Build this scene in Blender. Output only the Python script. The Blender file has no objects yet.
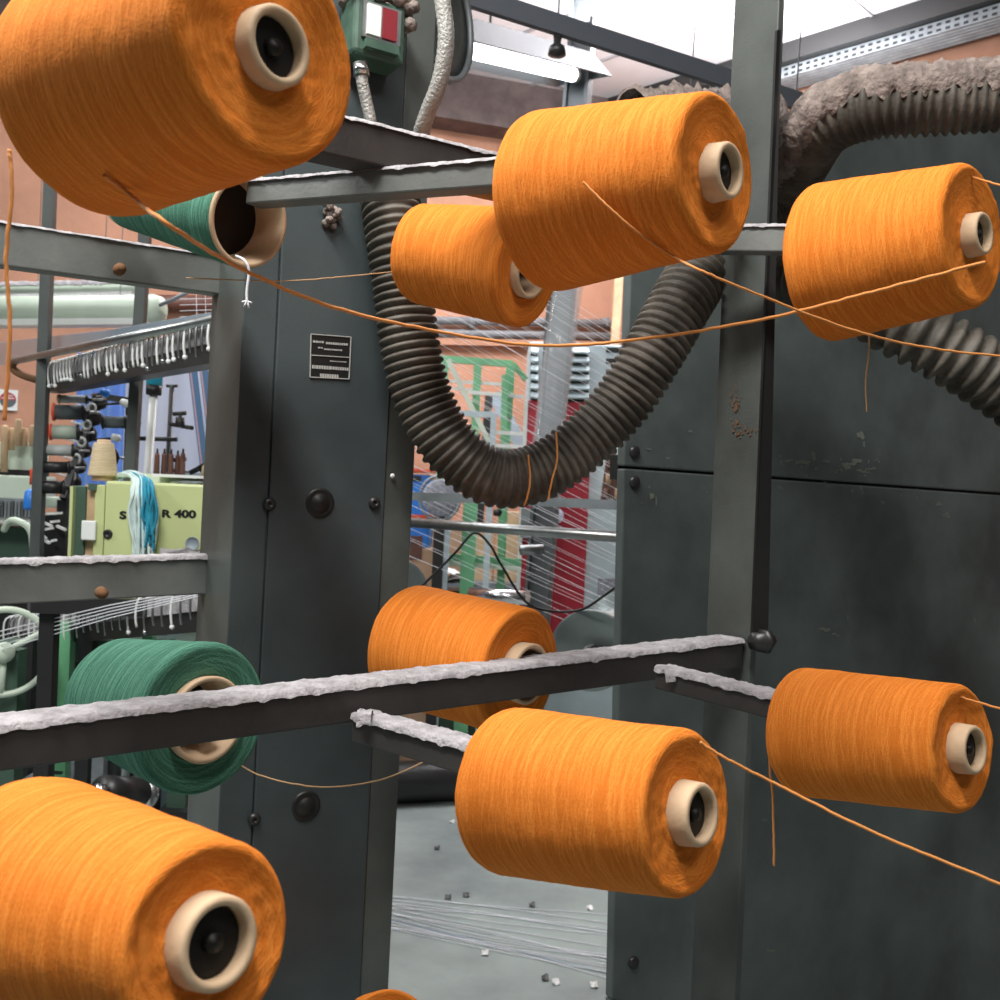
import bpy, bmesh, math, random
from mathutils import Vector, Matrix, noise
S = bpy.context.scene
COL = S.collection
random.seed(7)
V = Vector

# ------------------------------------------------------------------ camera
CAM = V((0, 0, 1.5))
ROLL, PITCH, F = 0.043, math.radians(0.6), 1000.0
d_ = V((0, math.cos(PITCH), -math.sin(PITCH)))
r0, u0 = V((1, 0, 0)), V((0, math.sin(PITCH), math.cos(PITCH)))
r_ = r0 * math.cos(ROLL) + u0 * math.sin(ROLL)
u_ = u0 * math.cos(ROLL) - r0 * math.sin(ROLL)
cam = bpy.data.cameras.new('camera')
cam.lens, cam.sensor_width = 36.0, 36.0
cam.clip_start, cam.clip_end = 0.05, 60
cam.dof.use_dof = True
cam.dof.focus_distance = 1.05
cam.dof.aperture_fstop = 15
camo = bpy.data.objects.new('camera', cam)
COL.objects.link(camo)
camo.matrix_world = Matrix((
    (r_.x, u_.x, -d_.x, CAM.x), (r_.y, u_.y, -d_.y, CAM.y), (r_.z, u_.z, -d_.z, CAM.z), (0, 0, 0, 1)))
S.camera = camo

# ------------------------------------------------------------------ world, exposure, lights
S.view_settings.view_transform = 'Standard'
S.view_settings.look = 'None'
S.view_settings.gamma = 1
S.view_settings.use_curve_mapping = False
S.view_settings.exposure = 0.0
wd = bpy.data.worlds.new('hall_ambient')
S.world = wd
wd.use_nodes = True
wd.node_tree.nodes['Background'].inputs[0].default_value = (0.85, 0.93, 1.0, 1)
wd.node_tree.nodes['Background'].inputs[1].default_value = 0.07


def area(name, loc, target, sx, sy, power, color=(1, 1, 1)):
    l = bpy.data.lights.new(name, 'AREA')
    l.shape, l.size, l.size_y, l.energy, l.color = 'RECTANGLE', sx, sy, power, color
    o = bpy.data.objects.new(name, l)
    COL.objects.link(o)
    o.location = loc
    o.rotation_euler = (V(target) - V(loc)).to_track_quat('-Z', 'Y').to_euler()
    return o


# ceiling tube rows of the hall, with side, front and upward lights added
area('scene_light', (-0.55, 0.35, 3.4), (-0.1, 0.85, 1.4), 1.4, 0.3, 82, (1, 0.98, 0.94))
area('scene_light', (-2.9, 1.5, 3.3), (-0.4, 1.5, 1.4), 1.8, 0.3, 40, (0.97, 1, 0.98))  # added from the left to brighten the side faces of cover and upright
area('scene_light', (0.9, -0.7, 3.5), (0.4, 1.4, 1.3), 1.6, 0.3, 21, (1, 0.98, 0.95))  # added frontal fill for the upright faces
area('scene_light', (-2.4, 4.2, 4.2), (-2.2, 5.0, 0.8), 2.4, 0.4, 78, (0.97, 0.98, 1))
area('scene_light', (0.0, 5.9, 4.2), (0.0, 5.7, 0), 2.4, 0.4, 95, (0.97, 0.98, 1))
area('scene_light', (0.9, 5.4, 3.95), (0.85, 5.5, 5.5), 1.8, 0.5, 100, (0.97, 0.97, 1))  # unseen uplight added to whiten the ceiling boards


# ------------------------------------------------------------------ helpers
def P(px, py, z):
    return CAM + r_ * ((px - 500) * z / F) + u_ * ((500 - py) * z / F) + d_ * z


def CV(x, y, z):                       # camera-frame direction -> world
    return (r_ * x + u_ * y + d_ * z)


def on_floor(px, py, h=0.0):
    k = r_ * ((px - 500) / F) + u_ * ((500 - py) / F) + d_
    return CAM + k * ((h - CAM.z) / k.z)


def frame(d, up=V((0, 0, 1))):
    d = d.normalized()
    s = d.cross(up)
    if s.length < 1e-5:
        s = d.cross(V((0, 1, 0)))
    s.normalize()
    return d, s, s.cross(d)


class MB:
    def __init__(self):
        self.v, self.f, self.uv, self.sm = [], [], {}, []

    def add(self, vs, fs, uvs=None, smooth=False):
        n = len(self.v)
        self.v += [V(x) for x in vs]
        for i, q in enumerate(fs):
            if uvs:
                self.uv[len(self.f)] = uvs[i]
            self.f.append([k + n for k in q])
            self.sm.append(smooth)
        return self

    def hexa(self, a, b):              # two quads of four points each
        return self.add(list(a) + list(b), [(3, 2, 1, 0), (4, 5, 6, 7), (0, 1, 5, 4), (1, 2, 6, 5), (2, 3, 7, 6), (3, 0, 4, 7)])

    def box(self, c, sz, yaw=0, ax=None):
        c = V(c)
        if ax:
            X, Y, Z = ax
        else:
            X, Y, Z = V((math.cos(yaw), math.sin(yaw), 0)), V((-math.sin(yaw), math.cos(yaw), 0)), V((0, 0, 1))
        X, Y, Z = X * sz[0] / 2, Y * sz[1] / 2, Z * sz[2] / 2
        q = lambda z: [c - X - Y + z, c + X - Y + z, c + X + Y + z, c - X + Y + z]
        return self.hexa(q(-Z), q(Z))

    def beam(self, p0, p1, w, h, up=V((0, 0, 1))):
        p0, p1 = V(p0), V(p1)
        d, s, t = frame(p1 - p0, up)
        q = lambda p: [p - s * w / 2 - t * h / 2, p + s * w / 2 - t * h / 2, p + s * w / 2 + t * h / 2, p - s * w / 2 + t * h / 2]
        return self.hexa(q(p0), q(p1))

    def sweep(self, pts, rad, n=12, caps=True, squash=1.0):
        pts = [V(p) for p in pts]
        m = len(pts)
        R = rad if callable(rad) else (lambda i: rad)
        tang = [(pts[min(i + 1, m - 1)] - pts[max(i - 1, 0)]).normalized() for i in range(m)]
        _, s, t = frame(tang[0])
        vs = []
        for i in range(m):
            s = (s - tang[i] * s.dot(tang[i])).normalized()
            t = tang[i].cross(s)
            for k in range(n):
                a = 2 * math.pi * k / n
                vs.append(pts[i] + (s * math.cos(a) + t * math.sin(a) * squash) * R(i))
        fs = []
        for i in range(m - 1):
            for k in range(n):
                fs.append((i * n + k, i * n + (k + 1) % n, (i + 1) * n + (k + 1) % n, (i + 1) * n + k))
        self.add(vs, fs, smooth=True)
        if caps:
            b = len(self.v) - m * n
            self.f.append([b + k for k in range(n)][::-1]); self.sm.append(False)
            self.f.append([b + (m - 1) * n + k for k in range(n)]); self.sm.append(False)
        return self

    def cyl(self, p0, p1, r, r1=None, n=20):
        p0, p1 = V(p0), V(p1)
        r1 = r if r1 is None else r1
        return self.sweep([p0, p1], lambda i: (r, r1)[i], n)

    def lathe(self, o, ax, prof, n=64, bump=None, closed=False, start=None):
        """prof: list of (along, radius); UV in metres"""
        o = V(o)
        d, s, t = frame(V(ax), start or V((0, 0, 1)))
        m = len(prof)
        L = [0]
        for i in range(1, m):
            L.append(L[-1] + math.hypot(prof[i][0] - prof[i - 1][0], prof[i][1] - prof[i - 1][1]))
        vs = []
        for i, (h, r) in enumerate(prof):
            for k in range(n):
                a = 2 * math.pi * k / n
                e = s * math.cos(a) + t * math.sin(a)
                p = o + d * h + e * r
                if bump:
                    j0, j1 = max(i - 1, 0), min(i + 1, m - 1)
                    dh, dr = prof[j1][0] - prof[j0][0], prof[j1][1] - prof[j0][1]
                    nn = (e * dh - d * dr)
                    if nn.length > 1e-9:
                        p = p + nn.normalized() * bump(p - o, i / (m - 1), a)
                vs.append(p)
        fs, uvs = [], []
        rm = max(r for _, r in prof)
        for i in range(m - 1 if not closed else m):
            i2 = (i + 1) % m
            for k in range(n):
                k2 = (k + 1) % n
                fs.append((i * n + k, i2 * n + k, i2 * n + k2, i * n + k2))
                ua, ub = 2 * math.pi * k / n * rm, 2 * math.pi * (k + 1) / n * rm
                la = L[i]
                lb = L[i2] if i2 else L[-1] + .004
                uvs.append(((ua, la), (ua, lb), (ub, lb), (ub, la)))
        self.add(vs, fs, uvs, smooth=True)
        return self

    def grid(self, fn, nu, nv):
        vs = [fn(i / nu, j / nv) for i in range(nu + 1) for j in range(nv + 1)]
        fs = [(i * (nv + 1) + j, (i + 1) * (nv + 1) + j, (i + 1) * (nv + 1) + j + 1, i * (nv + 1) + j + 1) for i in range(nu) for j in range(nv)]
        return self.add(vs, fs, smooth=True)

    def build(self, name, m, parent=None, bevel=0, origin=None):
        me = bpy.data.meshes.new(name)
        if parent is not None:
            o0 = V(parent.get('_w', (0, 0, 0)))
        elif origin is not None:
            o0 = V(origin)
        else:
            lo = [min(v[k] for v in self.v) for k in range(3)]
            hi = [max(v[k] for v in self.v) for k in range(3)]
            o0 = V(((lo[0] + hi[0]) / 2, (lo[1] + hi[1]) / 2, lo[2]))
        me.from_pydata([tuple(v - o0) for v in self.v], [], self.f)
        if self.uv:
            ul = me.uv_layers.new(name='UVMap')
            for p in me.polygons:
                q = self.uv.get(p.index)
                if q:
                    for li, c in zip(p.loop_indices, q):
                        ul.data[li].uv = c
        for p in me.polygons:
            p.use_smooth = self.sm[p.index]
        bm = bmesh.new(); bm.from_mesh(me)
        bmesh.ops.recalc_face_normals(bm, faces=bm.faces)
        bm.to_mesh(me); bm.free()
        me.materials.append(m)
        o = bpy.data.objects.new(name, me)
        COL.objects.link(o)
        if parent is not None:
            o.parent = parent
        else:
            o.location = o0
        o['_w'] = tuple(o0)
        if bevel:
            b = o.modifiers.new('bevel', 'BEVEL')
            b.width, b.segments, b.limit_method = bevel, 2, 'ANGLE'
        return o


def tag(o, label=None, cat=None, group=None, kind=None):
    if label: o['label'] = label
    if cat: o['category'] = cat
    if group: o['group'] = group
    if kind: o['kind'] = kind
    return o


def thing(name, label, cat, loc, group=None):
    o = bpy.data.objects.new(name, None)
    o.empty_display_size = .05
    COL.objects.link(o)
    o.location = V(loc)
    o['_w'] = tuple(V(loc))
    return tag(o, label, cat, group)


def smooth_path(pts, n):
    pts = [V(p) for p in pts]
    out = []
    m = len(pts)
    for i in range(m - 1):
        a, b, c, d = pts[max(i - 1, 0)], pts[i], pts[i + 1], pts[min(i + 2, m - 1)]
        for k in range(n):
            t = k / n
            out.append(.5 * ((2 * b) + (c - a) * t + (2 * a - 5 * b + 4 * c - d) * t * t + (3 * b - a - 3 * c + d) * t ** 3))
    out.append(pts[-1])
    return out


def resample(pts, step):
    L = [0]
    for a, b in zip(pts, pts[1:]):
        L.append(L[-1] + (b - a).length)
    n = max(2, int(L[-1] / step))
    out, j = [], 0
    for i in range(n + 1):
        s = L[-1] * i / n
        while j < len(L) - 2 and L[j + 1] < s:
            j += 1
        out.append(pts[j].lerp(pts[j + 1], (s - L[j]) / max(1e-9, L[j + 1] - L[j])))
    return out


# ------------------------------------------------------------------ materials
def mat(name, col, rough=.6, metal=0, var=0.0, vscale=8, col2=None, bump=0, bscale=60, spec=.5, trans=0, emit=None, alpha=1, coord='Object', sheen=0):
    m = bpy.data.materials.new(name)
    m.use_nodes = True
    nt = m.node_tree
    b = nt.nodes['Principled BSDF']
    I = b.inputs
    I['Base Color'].default_value = (*col, 1)
    I['Roughness'].default_value = rough
    I['Metallic'].default_value = metal
    I['Specular IOR Level'].default_value = spec
    I['Transmission Weight'].default_value = trans
    I['Alpha'].default_value = alpha
    if sheen:
        I['Sheen Weight'].default_value = sheen
        I['Sheen Roughness'].default_value = .5
    if emit:
        I['Emission Color'].default_value = (*emit[0], 1)
        I['Emission Strength'].default_value = emit[1]
    tc = nt.nodes.new('ShaderNodeTexCoord')
    if var or col2:
        n = nt.nodes.new('ShaderNodeTexNoise')
        n.inputs['Scale'].default_value = vscale
        n.inputs['Detail'].default_value = 6
        n.inputs['Roughness'].default_value = .6
        nt.links.new(tc.outputs[coord], n.inputs['Vector'])
        rp = nt.nodes.new('ShaderNodeValToRGB')
        c2 = col2 or tuple(min(1, c * (1 + var)) for c in col)
        c1 = col if col2 else tuple(c * (1 - var) for c in col)
        rp.color_ramp.elements[0].color = (*c1, 1)
        rp.color_ramp.elements[1].color = (*c2, 1)
        rp.color_ramp.elements[0].position, rp.color_ramp.elements[1].position = (.35, .65) if not col2 else (.45, .75)
        nt.links.new(n.outputs['Fac'], rp.inputs['Fac'])
        nt.links.new(rp.outputs['Color'], I['Base Color'])
    if bump:
        n = nt.nodes.new('ShaderNodeTexNoise')
        n.inputs['Scale'].default_value = bscale
        n.inputs['Detail'].default_value = 4
        nt.links.new(tc.outputs[coord], n.inputs['Vector'])
        bp = nt.nodes.new('ShaderNodeBump')
        bp.inputs['Strength'].default_value = 1
        bp.inputs['Distance'].default_value = bump
        nt.links.new(n.outputs['Fac'], bp.inputs['Height'])
        nt.links.new(bp.outputs['Normal'], I['Normal'])
    return m


def yarn_mat(name, base, lite, pitch=.0028, dist=.0016):
    m = bpy.data.materials.new(name)
    m.use_nodes = True
    nt = m.node_tree
    N, Lk = nt.nodes, nt.links
    b = N['Principled BSDF']
    b.inputs['Roughness'].default_value = .85
    b.inputs['Specular IOR Level'].default_value = .15
    b.inputs['Sheen Weight'].default_value = .12
    b.inputs['Sheen Tint'].default_value = (*lite, 1)
    tc = N.new('ShaderNodeTexCoord')
    hs = []
    for ang, sc in ((.16, (15, 640, 1)), (-.2, (17, 560, 1)), (.05, (8, 230, 1))):
        mp = N.new('ShaderNodeMapping')
        mp.inputs['Rotation'].default_value = (0, 0, ang)
        Lk.new(tc.outputs['UV'], mp.inputs['Vector'])
        m2 = N.new('ShaderNodeMapping')
        m2.inputs['Scale'].default_value = sc
        Lk.new(mp.outputs['Vector'], m2.inputs['Vector'])
        w = N.new('ShaderNodeTexNoise')
        w.inputs['Scale'].default_value = 1.0
        w.inputs['Detail'].default_value = 2.5
        Lk.new(m2.outputs['Vector'], w.inputs['Vector'])
        hs.append(w)
    mn = N.new('ShaderNodeMath'); mn.operation = 'MAXIMUM'
    Lk.new(hs[0].outputs['Fac'], mn.inputs[0])
    Lk.new(hs[1].outputs['Fac'], mn.inputs[1])
    mx = N.new('ShaderNodeMath'); mx.operation = 'MULTIPLY_ADD'
    Lk.new(hs[2].outputs['Fac'], mx.inputs[0]); mx.inputs[1].default_value = .9
    Lk.new(mn.outputs[0], mx.inputs[2])
    fz = N.new('ShaderNodeTexNoise')
    fz.inputs['Scale'].default_value = 480
    fz.inputs['Detail'].default_value = 4
    Lk.new(tc.outputs['Object'], fz.inputs['Vector'])
    ad = N.new('ShaderNodeMath'); ad.operation = 'MULTIPLY_ADD'
    Lk.new(fz.outputs['Fac'], ad.inputs[0]); ad.inputs[1].default_value = .35
    Lk.new(mx.outputs[0], ad.inputs[2])
    bp = N.new('ShaderNodeBump')
    bp.inputs['Strength'].default_value = .6
    bp.inputs['Distance'].default_value = dist
    Lk.new(ad.outputs[0], bp.inputs['Height'])
    Lk.new(bp.outputs['Normal'], b.inputs['Normal'])
    cr = N.new('ShaderNodeValToRGB')
    cr.color_ramp.elements[0].color = (*base, 1)
    nrm_ = N.new('ShaderNodeMath'); nrm_.operation = 'MULTIPLY'; nrm_.inputs[1].default_value = .72
    Lk.new(ad.outputs[0], nrm_.inputs[0])
    cr.color_ramp.elements[1].color = (*lite, 1)
    cr.color_ramp.elements[0].position, cr.color_ramp.elements[1].position = .75, 1.0
    Lk.new(nrm_.outputs[0], cr.inputs['Fac'])  # same height tints grooves darker: shade between threads put into the colour
    Lk.new(cr.outputs['Color'], b.inputs['Base Color'])
    return m


M = {}
M['orange'] = yarn_mat('orange_yarn', (.68, .18, .020), (.86, .275, .045))
M['green'] = yarn_mat('green_yarn', (.045, .14, .095), (.115, .30, .21))
M['cream_yarn'] = yarn_mat('cream_yarn', (.55, .43, .27), (.7, .58, .4))
M['strand'] = mat('orange_strand', (.72, .27, .06), .8, sheen=.2)
M['strand_pale'] = mat('pale_strand', (.55, .33, .17), .8)
M['white_thread'] = mat('white_thread', (.8, .8, .85), .6)
M['card'] = mat('cone_card', (.66, .47, .30), .7, var=.08, vscale=30, bump=.0004, bscale=150)
M['card_in'] = mat('cone_card_inside', (.10, .06, .035), .7)
M['paint'] = mat('dark_grey_paint', (.082, .092, .086), .42, var=.25, vscale=6, bump=.0003, bscale=300)
M['panel'] = mat('panel_grey_paint', (.095, .115, .113), .40, var=.38, vscale=3.2, bump=.0005, bscale=40)
M['cover'] = mat('cover_grey_paint', (.050, .065, .069), .5, var=.2, vscale=5, bump=.0003, bscale=350)
M['rail'] = mat('rail_grey_paint', (.15, .158, .15), .45, var=.3, vscale=5, bump=.0003, bscale=200)
M['bar'] = mat('brown_grey_paint', (.045, .040, .038), .5, var=.25, vscale=9, bump=.0004, bscale=200)
M['steel'] = mat('steel', (.42, .43, .43), .35, 1, var=.15, vscale=20)
M['darksteel'] = mat('dark_steel', (.05, .05, .05), .4, .6)
M['chrome'] = mat('bright_steel', (.7, .7, .7), .2, 1)
M['lint'] = mat('grey_lint', (.40, .38, .395), .95, var=.25, vscale=45, bump=.004, bscale=160, spec=.1)
M['brownlint'] = mat('brown_lint', (.25, .205, .185), .97, var=.35, vscale=40, bump=.006, bscale=120, spec=.1)
M['hose'] = mat('hose_rubber', (.060, .052, .041), .62, col2=(.20, .175, .145), vscale=14, bump=.0008, bscale=200)
M['black'] = mat('black', (.012, .012, .012), .45)
M['terracotta'] = mat('terracotta_plaster', (.50, .255, .165), .85, var=.16, vscale=1.6, bump=.004, bscale=14)
M['brick'] = mat('rough_terracotta', (.5, .25, .17), .9, col2=(.32, .17, .15), vscale=9, bump=.03, bscale=12)
M['floor'] = mat('concrete_floor', (.34, .40, .38), .45, col2=(.17, .20, .21), vscale=1.7, bump=.002, bscale=8)
M['white'] = mat('white_enamel', (.8, .82, .8), .4, var=.05)
M['offgreen'] = mat('pale_green_enamel', (.62, .72, .60), .4, var=.05)
M['zinc'] = mat('galvanised', (.27, .30, .32), .5, .4, var=.2, vscale=10)
M['red'] = mat('red_enamel', (.42, .025, .045), .35, var=.12, vscale=4)
M['greenpaint'] = mat('green_enamel', (.17, .48, .25), .4, var=.1)
M['cabgrey'] = mat('cabinet_grey', (.52, .62, .66), .45, var=.05)
M['blue'] = mat('blue_plastic', (.03, .22, .75), .4)
M['cyan'] = mat('cyan_plastic', (.02, .42, .62), .4)
M['boxcard'] = mat('cardboard', (.42, .27, .17), .85, var=.1)
M['lime'] = mat('lime_enamel', (.56, .62, .30), .4, var=.04, vscale=3)
M['darkgreen'] = mat('dark_green_enamel', (.06, .11, .08), .5)
M['wood'] = mat('pale_wood', (.6, .42, .25), .7, var=.15, vscale=12)
M['brown'] = mat('brown_bobbin', (.12, .05, .035), .5)
M['spoolred'] = mat('orange_red_plastic', (.75, .09, .04), .4)
M['spoolgrey'] = mat('grey_thread', (.10, .12, .13), .7)
M['spoolgreen'] = mat('sage_thread', (.38, .45, .38), .7)
M['spoolsilver'] = mat('silver_thread', (.45, .48, .48), .6)
M['hankblue'] = mat('blue_hank', (.02, .27, .40), .75, var=.3, vscale=30)
M['hankwhite'] = mat('white_hank', (.62, .74, .72), .75, var=.15, vscale=30)
M['lavsheet'] = mat('lavender_sheet', (.68, .72, .90), .5)
M['bluesheet'] = mat('blue_sheet', (.22, .40, .90), .5)
M['stripeblue'] = mat('blue_warp', (.10, .20, .36), .8)
M['stripepink'] = mat('pink_warp', (.62, .38, .42), .8)
M['clear'] = mat('clear_acrylic', (.70, .74, .78), .12, alpha=.22)
M['switchred'] = mat('red_button_plate', (.25, .02, .03), .4)
M['boxgreen'] = mat('switchbox_green', (.06, .12, .085), .5, var=.3, vscale=20)
M['braid'] = mat('braided_conduit', (.34, .33, .31), .5, .3, bump=.003, bscale=260)
M['disc'] = mat('grey_disc', (.30, .35, .35), .35, .5, var=.08)
M['meshgrey'] = mat('grey_mesh', (.30, .31, .36), .8, var=.3, vscale=60)
M['ceil'] = mat('ceiling_white', (.80, .78, .80), .7, var=.05, vscale=2)
M['brownbeam'] = mat('dark_brown_beam', (.12, .09, .085), .8, var=.3, vscale=6)
M['spindle'] = mat('spindle_and_plug', (.008, .007, .006), .5, .2)
M['postgrey'] = mat('post_grey', (.07, .08, .078), .5, var=.15)
M['print'] = mat('pale_print', (.46, .46, .44), .6)
M['bluegrey'] = mat('dark_blue_grey', (.085, .095, .115), .5)
M['pillar'] = mat('pillar_grey', (.10, .11, .115), .5, .2)
M['seam'] = mat('ceiling_seam', (.42, .40, .42), .8)
M['ledge'] = mat('grey_conduit', (.20, .20, .21), .6, var=.2)
M['tube_on'] = mat('lit_tube', (1, 1, 1), .5, emit=((.93, .96, 1), 14))
M['paleblue'] = mat('pale_blue_grey', (.30, .36, .42), .5)
M['rust'] = mat('rust_scratch', (.17, .08, .035), .9)
M['chip'] = mat('paint_chip', (.20, .22, .18), .9)

D1 = V((math.sin(math.radians(58)), math.cos(math.radians(58)), 0))     # along the creel rows, away to the right
D2 = V((-D1.y, D1.x, 0))                                                # across the rows, away to the left
UP = V((0, 0, 1))

# ================================================================== setting
CEIL = 4.38
K0 = V((0.78, 7.6, 0))                             # far corner of the hall
RW = V((.707, -.707, 0))
LW = V((-math.cos(math.radians(18)), -math.sin(math.radians(18)), 0))
KL, KR = K0 + LW * 9.5, K0 + RW * 7.5


def slab(name, a, b, z0, z1, th, m, inward):
    q = lambda z: [a + UP * z, b + UP * z, b + UP * z - inward * th, a + UP * z - inward * th]
    o = MB().hexa(q(z0), q(z1)).build(name, m)
    return tag(o, kind='structure')


slab('wall_back', K0, KL, 0, CEIL + .1, .15, M['terracotta'], V((-LW.y, LW.x, 0)) * (1 if V((-LW.y, LW.x, 0)).y < 0 else -1))
slab('wall_right', K0, KR, 0, CEIL + .1, .15, M['terracotta'], V((-.707, -.707, 0)))
tag(MB().box((-1, 2, -.05), (20, 16, .1)).build('floor', M['floor']), kind='structure')
cm = MB()
tag(MB().box((-1, 3, CEIL + .05), (20, 13, .1)).build('ceiling', M['ceil']), kind='structure')
for k in range(-6, 10):                            # seams between the ceiling boards
    c = K0 + V((-.707, -.707, 0)) * (k * .62 + .2)
    cm.beam(c - RW * 6 + UP * (CEIL - .006), c + RW * 8 + UP * (CEIL - .006), .022, .012)
for k in range(-2, 4):
    c = K0 + RW * (k * 2.1)
    cm.beam(c + V((-.707, -.707, 0)) * 7 + UP * (CEIL - .004), c + UP * (CEIL - .004), .02, .01)
tag(cm.build('trim_3', M['seam']), kind='structure')
inn = V((-.707, -.707, 0))
tag(MB().beam(K0 + inn * .16 + UP * (CEIL - .05), KR + inn * .16 + UP * (CEIL - .05), .26, .14).build('trim_1', M['darksteel']), kind='structure')
lin = V((-LW.y, LW.x, 0)) * -1 if V((-LW.y, LW.x, 0)).y > 0 else V((-LW.y, LW.x, 0))
tag(MB().beam(K0 + lin * .12 + UP * (CEIL - .16), KL + lin * .12 + UP * (CEIL - .16), .24, .34).build('trim_4', M['brownbeam']), kind='structure')  # dark brown band along the top of the back wall

# perforated cable tray under the beam
t = thing('cable_tray', 'grey perforated cable tray running under the dark beam on the right wall', 'cable tray', K0 + inn * .14 + RW * 2 + UP * 4.15)
mb = MB()
a, b = K0 + inn * .14 + UP * 4.19, KR + inn * .14 + UP * 4.19
mb.beam(a, b, .18, .012).beam(a + inn * .09 + UP * .03, b + inn * .09 + UP * .03, .006, .07)
mb.build('tray', M['zinc'], t)
mb = MB()
for k in range(150):
    c = a.lerp(b, (k + .5) / 150) + inn * .0945
    for h in (.012, .045):
        mb.box(c + UP * h, (.026, .003, .014), math.atan2(RW.y, RW.x))
tag(mb.build('perforation', M['black'], t), kind='stuff')
mb = MB()
for k in range(-2, 3):
    mb.sweep([a - UP * (.01 - .004 * k) + inn * k * .03, b - UP * (.012 - .004 * k) + inn * k * .03], .012, 8)
mb.build('cable', M['zinc'], t)

# steel pillar
pb, pt = P(541, 560, 5.2), P(585, 0, 5.2)
dd = (pt - pb).normalized()
pb, pt = pb - dd * (pb.z / dd.z), pt + dd * ((CEIL - pt.z) / dd.z)
mb = MB()
_, s_, t_ = frame(dd, V((.3, 1, 0)))
for o_ in (-.055, .055):
    mb.beam(pb + s_ * o_, pt + s_ * o_, .016, .11, t_)
mb.beam(pb, pt, .10, .014, t_)
tag(mb.build('steel_pillar', M['pillar']), 'grey steel roof pillar standing behind the lit ceiling lamp', 'pillar')

# pendant lamp with a lit tube
la, lb = P(440, 34, 4.1), P(583, 70, 5.2)
t = thing('pendant_lamp', 'lit tube lamp with a grey reflector hanging below the white ceiling', 'lamp', (la + lb) / 2)
d, s_, u2 = frame(lb - la)
mb = MB()
pr = [(-.16, -.055), (-.06, .075), (.06, .075), (.16, -.055), (.155, -.06), (.056, .065), (-.056, .065), (-.155, -.06)]
vs = [p + s_ * x + u2 * y for p in (la, lb) for x, y in pr]
n = len(pr)
mb.add(vs, [(i, (i + 1) % n, n + (i + 1) % n, n + i) for i in range(n)] + [tuple(range(4)) + (), (4, 5, 6, 7), (8, 9, 10, 11)])
mb.add([lb + s_ * x + u2 * y for x, y in pr[:4]], [(0, 1, 2, 3)])
mb.build('reflector', M['pillar'], t)
MB().cyl(la.lerp(lb, .02) - u2 * .035, la.lerp(lb, .9) - u2 * .035, .034).build('tube', M['tube_on'], t)
MB().cyl(la.lerp(lb, .9) - u2 * .035, la.lerp(lb, .93) - u2 * .035, .036).build('tube_holder', M['white'], t)
for k in (.3, .78):
    q = la.lerp(lb, k)
    MB().cyl(q + u2 * .04, V((q.x, q.y, CEIL)), .006, n=8).build('hanger', M['zinc'], t)

# dark rail hanging across under the ceiling, wires
ra, rb = P(380, -32, 2.5), P(840, 115, 3.0)
t = thing('overhead_rail', 'dark flat rail crossing the white ceiling on a slant', 'rail', (ra + rb) / 2)
MB().beam(ra, rb, .02, .052).build('rail', M['bluegrey'], t)
q = ra.lerp(rb, .345) - UP * .03
mb = MB().lathe(q, -UP, [(0, .004), (0, .012), (.02, .010), (.03, .022), (.05, .024), (.055, .0)], 14)
mb.build('insulator', M['darksteel'], t)
for k in (.02, .83):
    q = ra.lerp(rb, k)
    MB().cyl(q, V((q.x, q.y, CEIL)), .008, n=8).build('hanger', M['darksteel'], t)
for px, py, z, lab in ((690, 96, 4.6, 'thin wire hanging from the white ceiling left of the front upright'), (796, 96, 4.4, 'thin wire hanging from the ceiling right of the front upright')):
    q = P(px, py, z)
    mb = MB().cyl(q, V((q.x + .03, q.y, CEIL)), .0035, n=6)
    mb.lathe(q, UP, [(0, 0), (0, .012), (.02, .009), (.03, 0)], 8)
    tag(mb.build('hanging_wire', M['zinc']), lab, 'wire', 'wires hanging from the ceiling')

# ================================================================== right-hand machine sheets
SL = P(625, 466, 1.72)


def on_sheet(px, py, off=0.0):         # point on the sheet plane
    k = r_ * ((px - 500) / F) + u_ * ((500 - py) / F) + d_
    nrm = V((D1.y, -D1.x, 0))          # faces the camera side
    o = SL + nrm * off
    return CAM + k * ((o - CAM).dot(nrm) / k.dot(nrm))


NS = V((D1.y, -D1.x, 0))
t = thing('machine_casing', 'big dark grey sheet metal machine side on the right, seam across its middle', 'machine', V((SL.x + .4, SL.y + .3, 0)))


def sheet(name, c):
    MB().hexa([p - NS * .02 for p in c], c).build(name, M['panel'], t, bevel=.003)


sheet('upper_sheet', [on_sheet(624, 466), on_sheet(1200, 507), on_sheet(1200, 140.2), on_sheet(636, 99)])
sheet('lower_sheet', [on_sheet(612, 1000), on_sheet(1200, 1118), on_sheet(1200, 509.4), on_sheet(624, 468.5)])
MB().hexa([p - NS * .045 for p in [on_sheet(626, 480), on_sheet(1198, 525), on_sheet(1198, 478), on_sheet(626, 455)]], [p - NS * .022 for p in [on_sheet(626, 480), on_sheet(1198, 525), on_sheet(1198, 478), on_sheet(626, 455)]]).build('backing_strip', M['black'], t)
foot = [on_sheet(612, 1000.6), on_sheet(1200, 1118.6)]
foot = [V((foot[0].x, foot[0].y, .0)), V((foot[1].x, foot[1].y, .0))] + [foot[1], foot[0]]
sheet('plinth_sheet', foot)
for px, py in ((634, 452), (634, 482), (633, 962)):
    q = on_sheet(px, py)
    MB().lathe(q, NS, [(0, .011), (.004, .011), (.006, .008), (.006, 0)], 12).build('bolt', M['darksteel'], t)
rn = random.Random(3)
mb = MB()
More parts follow.
